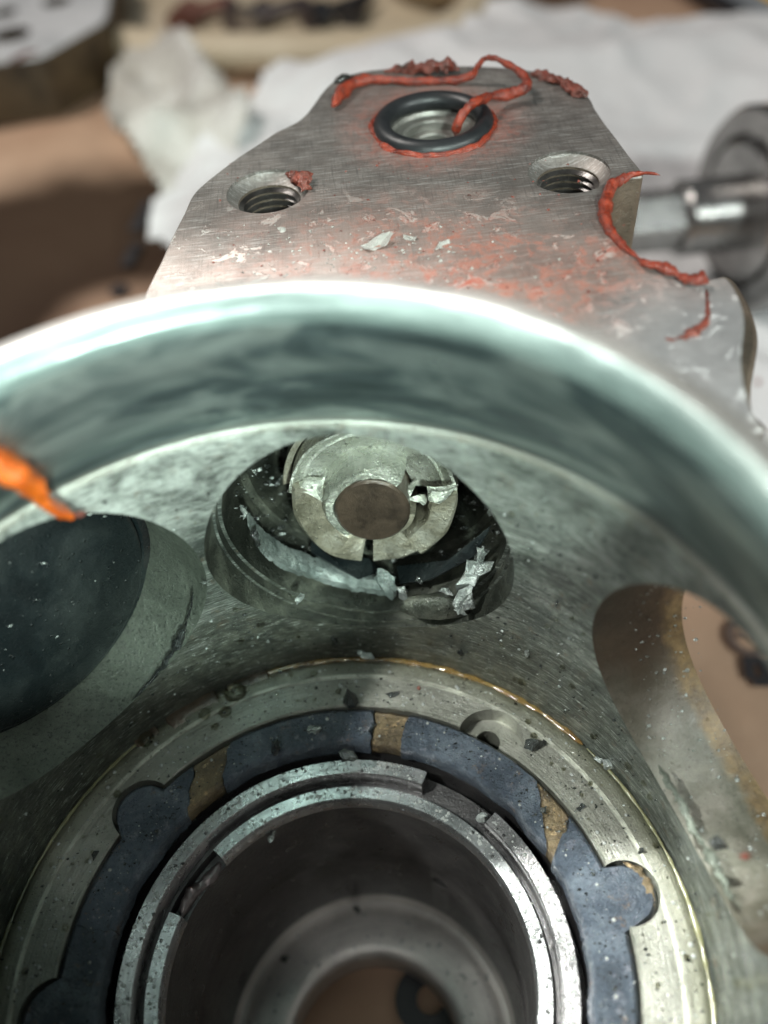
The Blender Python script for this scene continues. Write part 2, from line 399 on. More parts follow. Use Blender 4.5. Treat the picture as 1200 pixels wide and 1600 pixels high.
m_shoe2 = metal_mat('bright_shoe_steel', (.25, .26, .20), (.58, .60, .52), (.82, .84, .78), .7, (.18, .35), .9, (3, 3, 3), 1.8, .4, 1.0, (.04, .05, .04), .8)
m_chrome = metal_mat('ground_spool_steel', (.16, .155, .15), (.34, .33, .32), (.5, .49, .48), .8, (.16, .28), .1, (6, 1, 6), .8, .1, .2, (.1, .1, .1), 0)
m_chip = metal_mat('broken_steel_chip', (.22, .24, .23), (.50, .54, .51), (.80, .84, .81), .7, (.18, .4), .8, (4, 4, 4), 3.0, .3, 1.2, (.03, .03, .03), .4)
m_dchip = metal_mat('dark_steel_chip', (.02, .024, .024), (.05, .055, .052), (.12, .13, .12), .6, (.15, .35), .9, (4, 4, 4), 3.0, .3, 1.2, (.01, .01, .01), .4)
m_pdark = metal_mat('blackened_piston_face', (.004, .006, .007), (.009, .013, .014), (.028, .034, .033), .2, (.22, .45), .18, (2, 9, 3), 1.2, .2, .7, (.006, .008, .008), .7)
m_pocket = metal_mat('dark_pocket_bore', (.012, .014, .011), (.05, .054, .042), (.20, .21, .165), .5, (.24, .45), .45, (7, 7, 1.5), 1.6, .5, .9, (.01, .012, .01), .6)
m_pdark.node_tree.nodes['Principled BSDF'].inputs['Metallic'].default_value = 0.0
m_pdark.node_tree.nodes['Principled BSDF'].inputs['Specular IOR Level'].default_value = 0.22
m_lead = metal_mat('pale_grey_flake', (.12, .15, .14), (.30, .35, .33), (.62, .68, .65), .6, (.22, .4), 1.0, (4, 4, 4), 3.0, .2, .8, (.1, .1, .1), .3)

m_crescent = metal_mat('grey_green_bore_wall', (.085, .10, .078), (.145, .165, .132), (.22, .245, .20), .35, (.25, .45), 1.0, (6, 6, 1.2), .9, .8, 1.1, (.02, .025, .02), .4)
def slot_mat():
    m = M('rusty_shaded_bore_wall'); x = m.n('ShaderNodeSeparateXYZ'); m.set(x.inputs[0], m.P); z = x.outputs[2]
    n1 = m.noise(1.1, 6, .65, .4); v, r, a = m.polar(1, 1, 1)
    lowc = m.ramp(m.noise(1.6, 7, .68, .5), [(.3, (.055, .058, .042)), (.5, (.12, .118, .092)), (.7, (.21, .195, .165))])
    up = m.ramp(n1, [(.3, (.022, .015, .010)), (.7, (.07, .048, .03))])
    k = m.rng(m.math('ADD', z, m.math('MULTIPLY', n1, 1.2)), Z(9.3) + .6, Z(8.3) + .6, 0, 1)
    base = m.mix(k, lowc, up)  # shade painted into the upper bore wall, lit tone below
    edge = m.math('MULTIPLY', m.rng(m.math('ADD', r, m.math('MULTIPLY', m.noise(3, 5, .7), .35)), 4.60, 4.72, 0, 1), .8)
    base = m.mix(edge, base, m.ramp(m.noise(5, 6, .7), [(.35, (.07, .045, .02)), (.65, (.24, .16, .07))]))
    f = m.noise(18, 5, .75); base = m.mix(m.rng(f, .56, .68, 0, .6), base, (.03, .025, .018))
    base = m.mix(m.rng(m.voro(6), .04, .09, .8, 0), base, (.03, .025, .02))
    m.bump(f, .6, .02); m.bump(m.noise(1.5, 3), .3, .12); m.bump(m.rng(m.voro(7.5), .04, .14, 1, 0), .4, .03)
    return m.out(base, m.rng(m.noise(4, 4), .3, .7, .3, .5), .15, .5, .1)
m_slot = slot_mat()
def build_blue():
    m = M('blue_black_coating')
    bn = m.noise(1.4, 6, .65, .4)
    base = m.ramp(bn, [(.3, (.024, .033, .046)), (.5, (.058, .076, .102)), (.68, (.15, .18, .215))])
    base = m.mix(m.rng(m.noise(7, 6, .75), .56, .66, 0, .7), base, (.20, .21, .25)); base = m.mix(m.rng(m.noise(16, 5, .8), .56, .64, 0, .7), base, (.015, .016, .02))
    rm = m.math('MULTIPLY', m.rng(m.noise(3, 7, .8), .585, .66, 0, 1), m.rng(m.noise(14, 3), .42, .6, 0, 1))
    base = m.mix(m.math('MULTIPLY', rm, .7), base, (.20, .11, .045))
    m.bump(m.noise(14, 6, .75), .9, .06); m.bump(m.noise(45, 3, .6), .8, .02); m.bump(m.rng(m.voro(8), .05, .15, 1, 0), .5, .03)
    return m.out(base, m.rng(m.noise(9, 5, .7), .3, .7, .3, .5), .35, .9, .08)
m_blue = build_blue()
def build_gold():
    m = M('worn_bronze_patch')
    base = m.ramp(m.noise(2.6, 7, .7, .5), [(.3, (.06, .045, .027)), (.5, (.15, .11, .06)), (.72, (.30, .22, .12))])
    base = m.mix(m.rng(m.noise(10, 6, .75), .56, .66, 0, .8), base, (.62, .44, .24))
    base = m.mix(m.rng(m.noise(8, 6, .75), .42, .34, 0, .7), base, (.04, .04, .05))
    m.bump(m.noise(12, 6, .75), .8, .05); m.bump(m.noise(50, 3), .5, .012)
    return m.out(base, .42, .6, .6, .15)
m_gold = build_gold()
def simple(name, c0, c1, rough=.5, metal=0, scale=2.0, b=.3, bs=20, coat=0, spec=.5, bd=.02, **kw):
    m = M(name); base = m.ramp(m.noise(scale, 6, .65, .3), [(.32, c0), (.68, c1)])
    if b: m.bump(m.noise(bs, 5, .7), b, bd)
    return m.out(base, rough, metal, coat, .1, spec, **kw)
m_rub = simple('black_rubber', (.008, .009, .010), (.02, .021, .023), .42, 0, 3, .2, 30, .1)
m_red = simple('red_silicone', (.10, .016, .010), (.38, .050, .018), .28, 0, 9, .8, 14, .4, .5, .04, Subsurface_Weight=.08, Subsurface_Radius=(.12, .03, .015), Subsurface_Scale=1.0)
m_dred = simple('dirty_red_silicone', (.06, .03, .024), (.28, .055, .032), .4, 0, 6, .8, 16, .3, .5, .04)
m_orange = simple('orange_silicone', (.50, .075, .005), (.80, .17, .01), .35, 0, 4, .7, 9, .3, .5, .05, Subsurface_Weight=.12, Subsurface_Radius=(.2, .06, .02), Subsurface_Scale=1.0)
m_brown = simple('rod_end_brown', (.035, .025, .018), (.12, .085, .06), .38, .5, 3, .5, 16, .7)
m_amber = simple('amber_oil', (.20, .10, .02), (.34, .24, .08), .12, 0, 2, .2, 10, 1.0, .5, .02, Transmission_Weight=.45)
m_green = simple('olive_oil_bead', (.09, .09, .04), (.20, .19, .10), .12, 0, 3, .3, 10, 1.0, .6, .02)
m_dark = simple('dark_crevice_oil', (.008, .008, .008), (.02, .018, .015), .3, 0, 3, .2, 12, .5)
def drop_mat():
    m = M('oil_drop'); return m.out((.55, .57, .54), .05, 0, 1.0, .03, .8, Transmission_Weight=.5, IOR=1.45)
m_drop = drop_mat()
def bubble_mat():
    m = M('oil_bubble_film'); m.bump(m.noise(8, 3), .2, .02); return m.out((.80, .78, .62), .04, 0, 0, .05, .6, Transmission_Weight=1.0, IOR=1.4)
m_bubble = bubble_mat()
m_resid = simple('dried_grey_residue', (.25, .235, .215), (.40, .38, .355), .75, 0, 6, .8, 25)
def paper_mat():
    m = M('brown_packing_paper')
    base = m.ramp(m.noise(.12, 5, .6, .3), [(.3, (.42, .255, .17)), (.7, (.60, .41, .29))])
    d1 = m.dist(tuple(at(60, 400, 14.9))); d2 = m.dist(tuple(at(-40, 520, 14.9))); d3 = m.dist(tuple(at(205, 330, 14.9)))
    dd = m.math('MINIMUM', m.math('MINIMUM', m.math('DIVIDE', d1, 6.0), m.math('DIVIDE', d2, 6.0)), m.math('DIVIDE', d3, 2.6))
    oil = m.rng(m.math('ADD', dd, m.math('MULTIPLY', m.noise(.25, 4, .5), .5)), 1.35, .9, 0, .96)  # mask of the shadow left of the housing, painted into the paper colour
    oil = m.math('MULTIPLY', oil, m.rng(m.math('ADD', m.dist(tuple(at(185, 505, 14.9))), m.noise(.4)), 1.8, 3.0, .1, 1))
    base = m.mix(oil, base, (.032, .016, .008))  # shadow left of the housing painted into the paper colour
    m.bump(m.noise(.5, 5, .6), .5, .25)
    return m.out(base, m.rng(oil, 0, 1, .6, .7), 0, .0, .2, .2)
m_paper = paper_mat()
m_ink = simple('printed_ink', (.02, .018, .02), (.045, .04, .042), .5, 0, 1, .2, 4)
m_inkb = simple('printed_brown_ink', (.13, .09, .08), (.17, .12, .10), .5, 0, 1, .2, 4)
m_cloth = simple('white_paper_towel', (.74, .73, .735), (.82, .81, .815), .9, 0, .6, .6, 2.2, 0, .2, .08)
m_film = simple('greyish_plastic_wrap', (.46, .42, .36), (.80, .78, .74), .4, 0, .45, .9, .7, .3, .5, .5)
m_tray = simple('cream_tray_plastic', (.50, .40, .27), (.64, .54, .40), .55, 0, .2, .2, 1)
m_plate = simple('bright_plate_metal', (.50, .51, .52), (.80, .80, .81), .4, .1, .5, .2, 3, .2)
m_plside = simple('rusty_plate_side', (.035, .022, .011), (.14, .095, .05), .6, .2, .6, .5, 3)
m_bowl = simple('cream_bowl_ceramic', (.48, .38, .25), (.62, .52, .38), .35, 0, .3, .1, 2)
m_bolt = simple('dirty_bolt_steel', (.05, .035, .035), (.18, .15, .15), .4, .6, 1, .4, 4)
m_bolt2 = simple('rusty_bolt_steel', (.14, .05, .035), (.30, .14, .11), .5, .4, 1, .4, 4)
m_black = simple('black_tool_steel', (.02, .02, .025), (.06, .06, .065), .3, .5, 1, .2, 4)
m_grey = simple('grey_tool_edge', (.40, .44, .47), (.55, .58, .6), .3, .7, 1, .1, 4)
m_yel = simple('yellow_tool_plastic', (.75, .42, .02), (.85, .52, .04), .4, 0, 1, .1, 4)

# ------------------------------------------------------------------ setting: table
HT = 14.9
bm = bmesh.new()
N = 90
def tz(x, y): return .10 * nz((x, y, 0), .18) + .05 * nz((x, y, 0), .5, 3)
vs = [[None] * (N + 1) for _ in range(N + 1)]
for i in range(N + 1):
    for j in range(N + 1):
        x = -45 + 95 * i / N; y = -14 + 95 * j / N
        vs[i][j] = bm.verts.new((x, y, tz(x, y) - .12))
for i in range(N):
    for j in range(N): bm.faces.new((vs[i][j], vs[i + 1][j], vs[i + 1][j + 1], vs[i][j + 1]))
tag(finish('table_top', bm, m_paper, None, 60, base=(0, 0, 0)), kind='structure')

def glyph(txt, px, py, size, rot, mat, sx=1.0, bold=.0):
    cu = bpy.data.curves.new('print', 'FONT'); cu.body = txt; cu.size = size; cu.align_x = 'CENTER'; cu.align_y = 'CENTER'; cu.offset = bold; cu.extrude = .004
    o = bpy.data.objects.new('print', cu); C.objects.link(o)
    dg = bpy.context.evaluated_depsgraph_get(); me = bpy.data.meshes.new_from_object(o.evaluated_get(dg)); me.name = 'print'
    bpy.data.objects.remove(o)
    p = at(px, py, HT)
    me.transform(Matrix.Translation((p.x, p.y, tz(p.x, p.y) + .02)) @ Matrix.Rotation(radians(rot), 4, 'Z') @ Matrix.Diagonal((sx, 1, 1, 1)))
    o = link('print', me, mat, None, 0)
    return o
g = [glyph('\u00ae', 1168, 992, 1.15, -100, m_inkb, 1, .03), glyph('E', 1192, 1040, .95, -100, m_ink, 1, .05), glyph('I', 1206, 1064, .9, -100, m_ink, 1, .05),
     glyph('O', 672, 1568, 1.15, -15, m_ink, 1, .10), glyph('o', 1150, 975, .3, 0, m_inkb)]
tb = bpy.data.objects['table_top']
for o in g: o.parent = tb
lp = [('I', 222, 340, 2.2, -12), ('.', 190, 432, 2.6, 0), ('i', 206, 398, 1.6, -12)]
for t, x, y, s, r in lp: glyph(t, x, y, s, r, m_ink, 1, .12).parent = tb

# ------------------------------------------------------------------ the housing
def ray(px, py):
    p = at(px, py, 10.0); return (p - Vector((0, 0, CZ))).normalized()
def cyl_hit(px, py, R, pull=0.0):
    d = ray(px, py); a = d.x ** 2 + d.y ** 2; b = -2 * (d.x * AX[0] + d.y * AX[1]); c = AX[0] ** 2 + AX[1] ** 2 - R * R
    t = (-b + sqrt(b * b - 4 * a * c)) / 2 / a
    return Vector((0, 0, CZ)) + d * (t - pull)
BH = 7.68                                # depth of the three radial bores
def bframe(deg, hc=BH):
    a = radians(deg); D = Vector((cos(a), sin(a), 0)); return Vector((AX[0], AX[1], Z(hc))), D, Vector((sin(a), -cos(a), 0))
def bore_hit(deg, px, py, R, hc=BH, pull=0.0):
    """where the line of sight meets the far wall of a radial bore"""
    O, D, S = bframe(deg, hc); d = ray(px, py); o = Vector((0, 0, CZ)) - O
    dp = d - D * d.dot(D); op = o - D * o.dot(D)
    A = dp.dot(dp); B = 2 * dp.dot(op); Cc = op.dot(op) - R * R; q = max(0, B * B - 4 * A * Cc)
    t = (-B + sqrt(q)) / 2 / A - pull
    return Vector((0, 0, CZ)) + d * t
A_MID, A_LEFT, A_RIGHT = 80.0, 133.5, 13.6

housing = thing('pump_housing', 'grey steel pump housing, a round cup with holed wall and a drilled flange', 'pump housing', (AX[0], AX[1], 0.05))

def wobr(a, j): return (0, 0)
cup_prof = [(4.7, 14.72), (4.7, 5.75), (4.55, 5.45), (4.25, 5.0), (3.95, 4.55), (3.76, 4.28), (3.67, 4.17), (3.60, 4.11), (3.50, 4.09), (3.45, 4.09), (3.40, 4.11), (3.31, 4.19),
            (3.285, 4.23), (3.275, 4.30), (3.28, 4.46), (3.34, 4.70), (3.46, 5.02), (3.57, 5.36), (3.72, 5.66), (3.79, 5.80), (3.80, 5.87), (3.775, 5.91), (3.76, 6.0),
            (3.755, 7.0), (3.75, 8.2), (3.74, 9.3), (3.735, 9.75), (3.72, 9.93), (3.715, 10.3), (3.715, 14.72)]
cutters = []
for deg, R in ((A_MID, 1.66), (A_LEFT, 1.68), (A_RIGHT, 1.63)):
    O, D, S = bframe(deg)
    o1 = O + Vector((0, 0, 0))
    L = 6.6
    prof = [(2 / L, R), (3.80 / L, R), (3.81 / L, R - .03), (3.92 / L, R - .03), (3.93 / L, R - .07), (4.9 / L, R - .07), (1, R - .07)] if deg == A_MID else [(0, R), (1, R)]
    cutters.append(cyl_mesh(o1 + D * 2.0, o1 + D * (2.0 + L), R, None, 128, [(max(0, (t * L - 2.0) / L), r) for t, r in prof]))
me = boolean(lathe_bm(cup_prof, 360), cutters)
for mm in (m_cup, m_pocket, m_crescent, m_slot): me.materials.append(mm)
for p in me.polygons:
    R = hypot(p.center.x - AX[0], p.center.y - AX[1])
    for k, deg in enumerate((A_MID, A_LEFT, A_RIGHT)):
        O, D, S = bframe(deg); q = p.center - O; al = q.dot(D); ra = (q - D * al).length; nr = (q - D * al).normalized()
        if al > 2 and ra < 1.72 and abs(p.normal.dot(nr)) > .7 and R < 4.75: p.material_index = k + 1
link('cup_wall', me, m_cup, housing, 40)

# the centre and left bores go on as barrels behind the wall
def barrel(deg, R, a0, a1, mat, name):
    O, D, S = bframe(deg)
    p0 = O + D * a0; L = a1 - a0
    return finish(name, cyl_mesh(p0, p0 + D * L, 0, None, 96, [(0, R), (0, R + .4), (1, R + .4), (1, 0.01), (1 - .35 / L, 0.01), (1 - .35 / L, R - .22), (.35, R - .22), (.33, R - .14), (.02, R - .12)]), mat, housing, 35)
def barrel_bm(deg, R, a0, a1, steps):
    O, D, S = bframe(deg); U = Vector((0, 0, 1)); n = 96; bm = bmesh.new(); rows = []
    prof = [(a0, R + .45), (a1, R + .45), (a1, 0.02), (a1 - .3, 0.02)] + steps
    for i in range(n):
        t = 2 * pi * i / n; rows.append([bm.verts.new(O + D * a + (S * cos(t) + U * sin(t)) * r) for a, r in prof])
    for i in range(n):
        for j in range(len(prof)):
            k = (j + 1) % len(prof); bm.faces.new((rows[i][j], rows[i][k], rows[(i + 1) % n][k], rows[(i + 1) % n][j]))
    return bm
finish('bore_barrel', barrel_bm(A_MID, 1.62, 4.2, 7.6, [(7.3, 1.30), (5.6, 1.32), (5.58, 1.46), (4.75, 1.48), (4.73, 1.58), (4.2, 1.60)]), m_pocket, housing, 35)
finish('bore_barrel', barrel_bm(A_LEFT, 1.64, 4.45, 5.3, [(4.95, 1.30), (4.46, 1.62)]), m_pdark, housing, 35)

# flange plate
HF = 5.5
FP = [(224, 520), (222, 470), (236, 436), (250, 408), (270, 365), (288, 330), (300, 304), (315, 288), (345, 264), (372, 244), (400, 226), (430, 206), (462, 190), (478, 176), (492, 158), (505, 140), (520, 127), (545, 116), (580, 109), (640, 104), (700, 102), (760, 103), (810, 107), (850, 113), (885, 124), (908, 138), (922, 152), (930, 168), (945, 190), (962, 212), (985, 243), (1002, 264), (1004, 274),
      (985, 277), (966, 284), (953, 297), (945, 316), (943, 336), (948, 354), (958, 371), (972, 384), (987, 394), (1003, 404), (1025, 416), (1050, 427), (1080, 435), (1105, 435), (1122, 432), (1134, 432), (1143, 440), (1152, 456), (1160, 476), (1164, 498), (1163, 518), (1160, 540), (1159, 562), (1162, 590), (1168, 618), (1178, 642), (1196, 668), (1225, 700)]
pts = [at(x, y, HF) for x, y in FP]
pts += [Vector((5.3, 3.0, 0)), Vector((4.2, 1.5, 0)), Vector((1.5, 4.0, 0)), Vector((-1.0, 5.2, 0)), Vector((-3.6, 4.6, 0))]
PP = catmull([(p.x, p.y, 0) for p in pts], 4, True)
fb = prism_bm([(p.x, p.y) for p in PP], Z(HF + 1.15), Z(HF), .03)
HL, HR, HO = at(418, 298, HF), at(889, 268, HF), at(677, 196, HF)
def vcut(c, prof): return lathe_bm(prof + [(0.0005, prof[-1][1]), (0.0005, prof[0][1])], 64, axis=(c.x, c.y))
hole = [(.49, HF - .2), (.49, HF + .035), (.475, HF + .05), (.40, HF + .13), (.375, HF + .14), (.375, HF + 1.5)]
ohole = [(.70, HF - .2), (.70, HF + .16), (.50, HF + .165), (.49, HF + .30), (.34, HF + .31), (.33, HF + .42), (.20, HF + .44), (.19, HF + 1.5)]
cupc = [(4.45, HF - 1), (4.45, HF + 3)]
me = boolean(fb, [vcut(HL, hole), vcut(HR, [(r * .97, h) for r, h in hole]), vcut(HO, ohole), vcut(Vector((AX[0], AX[1], 0)), cupc)])
me.materials.append(m_flange); me.materials.append(m_side)
for p in me.polygons:
    if abs(p.normal.z) < .5 and p.center.z < Z(HF + .02):
        d = min(hypot(p.center.x - q.x, p.center.y - q.y) for q in (HL, HR, HO))
        p.material_index = 0 if d < .75 and p.center.z > Z(HF + .5) else 1
    else: p.material_index = 0
link('flange', me, m_flange, housing, 35)
q = [at(x, y, 5.95) for x, y in ((1112, 440), (1141, 433), (1160, 455), (1177, 490), (1185, 530), (1179, 575), (1174, 610), (1177, 640), (1198, 672), (1110, 660), (1095, 520))]
q = catmull([(p.x, p.y, 0) for p in q], 4, True)
finish('flange_edge', prism_bm([(p.x, p.y) for p in q], Z(7.2), Z(5.93), .05), m_side, housing, 35)
def thread_bm(c, r):
    pr = [(r + .03, HF + .16), (r + .03, HF + 1.5)]; k = 15; z0 = HF + .16
    inner = []
    for i in range(k):
        h = z0 + i * .088; inner += [(r, h + .0), (r - .012, h + .012), (r - .062, h + .044), (r - .012, h + .076)]
    return lathe_bm(pr + inner[::-1], 64, axis=(c.x, c.y))
m_thread = simple('oily_thread_steel', (.035, .03, .028), (.10, .09, .085), .3, .7, 3, .2, 20, .6)
m_seat = simple('pale_machined_seat', (.16, .15, .135), (.30, .285, .26), .35, .5, 4, .3, 25, .3)
finish('seal_seat', lathe_bm([(.69, HF + .08), (.55, HF + .08), (.53, HF + .13), (.40, HF + .13), (.385, HF + .15), (.375, HF + .24), (.27, HF + .24), (.255, HF + .26), (.25, HF + .36), (.17, HF + .37), (.17, HF + .60), (.69, HF + .60)], 96, axis=(HO.x, HO.y)), m_seat, housing, 25)
for c, r in ((HL, .385), (HR, .375)):
    finish('thread', thread_bm(c, r), m_thread, housing, 30)
    finish('hole_floor', lathe_bm([(0.001, HF + 1.35), (.37, HF + 1.35), (.37, HF + 1.45), (.001, HF + 1.45)], 48, axis=(c.x, c.y)), m_dark, housing, 30)
finish('hole_floor', lathe_bm([(0.001, HF + 1.0), (.25, HF + 1.0), (.25, HF + 1.16), (.001, HF + 1.16)], 48, axis=(HO.x, HO.y)), m_dark, housing, 30)

# hub in the bottom of the cup
HB = 10.0
hub_prof = [(3.712, 14.72), (3.712, 10.12), (3.70, 10.06), (3.66, 10.03), (3.62, 10.005), (3.58, HB), (3.45, HB), (3.44, HB - .012), (3.40, HB - .012), (3.39, HB), (3.2, HB), (3.02, HB), (3.0, HB + .02), (3.0, HB + .22), (2.57, HB + .22), (2.56, HB + .85), (2.48, HB + .85), (2.47, HB + .62), (2.215, HB + .62), (2.215, 11.0), (2.20, 11.0), (2.19, 10.74), (2.015, 10.74),
            (2.01, 10.8), (2.0, 12.3), (1.985, 12.33), (1.98, 14.0), (1.96, 14.12), (1.93, 14.16), (1.86, 14.17), (1.80, 14.14), (1.7, 14.12), (1.35, 14.12), (1.24, 14.14), (1.17, 14.2), (1.15, 14.3), (1.15, 14.72)]
cb = at(762, 1152, HB)
lobes = [(139.2, 2.96, .36), (8.3, 3.10, .34), (-176.8, 2.96, .38)]
cuts = [lathe_bm([(.40, HB - .3), (.40, HB + .27), (.0005, HB + .27), (.0005, HB - .3)], 64, axis=(at(766, 1156, HB).x, at(766, 1156, HB).y)),
        lathe_bm([(.15, HB + .1), (.15, HB + 1.2), (.0005, HB + 1.2), (.0005, HB + .1)], 48, axis=(at(762, 1160, HB + .27).x, at(762, 1160, HB + .27).y))]
for deg, r, q in lobes:
    p = pol(r, deg, HB); cuts.append(cyl_mesh((p.x, p.y, Z(HB + .22)), (p.x, p.y, Z(HB - .3)), q, None, 48))
q = cyl_hit(688, 1378, 2.0); qa = Vector((q.x - AX[0], q.y - AX[1], 0)).normalized()
cuts.append(cyl_mesh(q - qa * .3, q + qa * .5, .13, None, 32))
me = boolean(lathe_bm(hub_prof, 320), cuts)
for m_ in (m_face, m_bore, m_boss): me.materials.append(m_)
for p in me.polygons:
    R = hypot(p.center.x - AX[0], p.center.y - AX[1]); h = CZ - p.center.z
    p.material_index = 2 if h > 14.05 and R < 1.97 else (1 if R < 2.565 and h > HB + .3 else 0)
link('hub', me, m_face, housing, 40)
finish('bore_sleeve', lathe_bm([(2.19, 10.76), (2.19, 10.53), (2.175, 10.505), (2.03, 10.505), (2.012, 10.53), (2.012, 10.76)], 260, 155.2, 493.8), m_sleeve, housing, 40)
# rusty lip left standing in the gap of the sleeve
P = [pol(2.10 - .03 * sin(i * 1.3), 134.5 + i * 4.0, 10.74 + .03 * sin(i)) for i in range(6)]
finish('sleeve_gap_burr', tube_bm(P, [.05, .075, .06, .085, .06, .05], 10, 5, .35, 1, 3), m_bolt, housing, 50)

# amber oil line lying in the groove
for a0, a1, mt, r in ((102, 111, m_brown, .10), (113, 124, m_brown, .12), (126, 131, m_brown, .07), (36, 107, m_amber, .035), (-40, 35, m_green, .022), (128, 200, m_green, .02)):
    P = [pol(3.685 - (r - .03) * .5 * (r > .06), a0 + (a1 - a0) * i / 14, HB + .02) for i in range(15)]
    tag(finish('oil_line', tube_bm(P, [r * (1 + .5 * nz(p, 2.2)) for p in P], 12, 5, .15 if r > .06 else .5, .3 if r > .06 else .6, 2), mt, housing, 60))

# ------------------------------------------------------------------ coated ring: blue black and bare bronze segments
ring = thing('coated_ring', 'blue-black coated ring with three bare bronze patches and rounded ears, lying round the central bore', 'ring', pol(0, 0, HB + .22))
def sector_bm(a0, a1, lobe=None, seed=0, top=HB + .015, rin=2.56, skew0=0, skew1=0):
    """skewed ends: the inner corner leads the outer one by skew degrees"""
    n = max(6, int((a1 - a0) / 1.2)); outer = []; inner = []
    for i in range(n + 1):
        f = i / n
        ao = a0 + (a1 - a0) * f; ai = (a0 + skew0) + (a1 + skew1 - a0 - skew0) * f
        jo = .010 * mn.noise(Vector((ao * .5, seed, 0))); ji = .035 * mn.noise(Vector((ai * .12, seed, 5))) + .018 * mn.noise(Vector((ai * .9, seed, 9)))
        R = 2.985 + jo
        if lobe:
            d, rr, q = lobe
            cx, cy = rr * cos(radians(d)), rr * sin(radians(d)); ux, uy = cos(radians(ao)), sin(radians(ao))
            b = cx * ux + cy * uy; disc = b * b - (cx * cx + cy * cy - (q - .03) ** 2)
            if disc > 0: R = max(R, b + sqrt(disc))
        outer.append(pol(R, ao, 0)); inner.append(pol(rin + ji, ai, 0))
    bm = bmesh.new(); rows = []
    ch = .055; NR = 9
    def turn(q, deg_):
        c_, s_ = cos(radians(deg_)), sin(radians(deg_)); x_, y_ = q.x - AX[0], q.y - AX[1]; return Vector((AX[0] + c_ * x_ - s_ * y_, AX[1] + s_ * x_ + c_ * y_, q.z))
    for i_, (O, I) in enumerate(zip(outer, inner)):
        bd = round(a0) if i_ == 0 else (round(a1) if i_ == n else None)
        u = (O - I).normalized(); r = []
        def add(q, zz, f):
            q = Vector((q.x, q.y, zz))
            if bd is not None: q = turn(q, 1.3 * mn.noise(Vector((bd * 3.1, f * 4.0, 1))) + .7 * mn.noise(Vector((bd * 3.1, f * 13.0, 4))))
            r.append(bm.verts.new(q))
        for q, h in ((O, HB + .215), (O, top + ch), (O - u * ch, top)): add(q, Z(h), 0)
        for k in range(1, NR):
            q = O.lerp(I, k / NR); add(q, Z(top) + .012 * nz(q, 6, 1) + .008 * nz(q, 15, 3), k / NR)
        for q, h in ((I + u * .09, top + .004), (I + u * .045, top + .022), (I + u * .012, top + .06), (I, top + .11), (I, HB + .30)): add(q, Z(h), 1)
        rows.append(r)
    m = len(rows[0])
    for A, B in zip(rows, rows[1:]):
        for j in range(m): bm.faces.new((A[j], A[(j + 1) % m], B[(j + 1) % m], B[j]))
    bm.faces.new(rows[0]); bm.faces.new(rows[-1])
    return bm
segs = [(-19, 26.8, 'b', lobes[1], 0, -6.5), (27.0, 37.8, 'g', None, -6.7, -14), (38.0, 71.0, 'b', None, -14.2, 0), (71.2, 79.2, 'g', None, 0, 0), (79.4, 114.8, 'b', None, 0, 6.5), (115.0, 124.0, 'g', None, 6.7, 9),
        (124.2, 166.0, 'b', lobes[0], 9.2, 0), (166.2, 210, 'b', lobes[2], 0, 0)]
for i, (a0, a1, k, lb, s0, s1) in enumerate(segs):
    if k == 'g':
        o = finish('bronze_patch', sector_bm(a0, a1, lb, i, HB + .05, 2.54, s0, s1), m_gold, ring, 45); o['label'] = 'bare bronze patch'
    else: finish('coated_segment', sector_bm(a0, a1, lb, i, HB + .015, 2.52, s0, s1), m_blue, ring, 45)
# broken away end of the right ear
P = [pol(3.20, 14.2, HB + .03), pol(3.29, 11.5, HB + .02), pol(3.34, 8.5, HB + .03), pol(3.33, 5, HB + .05)]
finish('chipped_ear_edge', tube_bm(P, [.04, .07, .05, .03], 10, 8, .9, .5, 8), m_gold, ring, 60)

split = tag(finish('snap_ring', lathe_bm([(2.455, 10.60), (2.455, 10.36), (2.44, 10.335), (2.275, 10.335), (2.258, 10.36), (2.258, 10.60)], 300, 62.9, 400.7), m_ring, None, 40),
            'bright split steel ring with a gap, inside the blue-black coated ring', 'snap ring')
e0 = [pol(2.36, 38.5, 10.42), pol(2.37, 41.0, 10.40), pol(2.36, 42.6, 10.44)]
tag(finish('metal_chip', tube_bm([pol(2.30, 41.5, 10.46), pol(2.33, 43.0, 10.45), pol(2.38, 43.8, 10.47)], [.05, .08, .05], 8, 4, .6, 1, 4), m_chip, None, 50), 'small bright chip in the gap at the right end of the split ring', 'metal chip')

# ------------------------------------------------------------------ left bore: dark piston face
O, D, S = bframe(A_LEFT)
n0 = (-D + Vector((0, 0, .03))).normalized()
pc = O + D * 4.42
pist = thing('piston', 'large flat blackened piston face filling the left bore of the cup', 'piston', pc)
finish('piston_crown', cyl_mesh(pc - n0 * .5, pc + n0 * .03, 0, None, 128, [(0, 1.56), (.90, 1.56), (.96, 1.545), (1, 1.50)]), m_pdark, pist, 30)

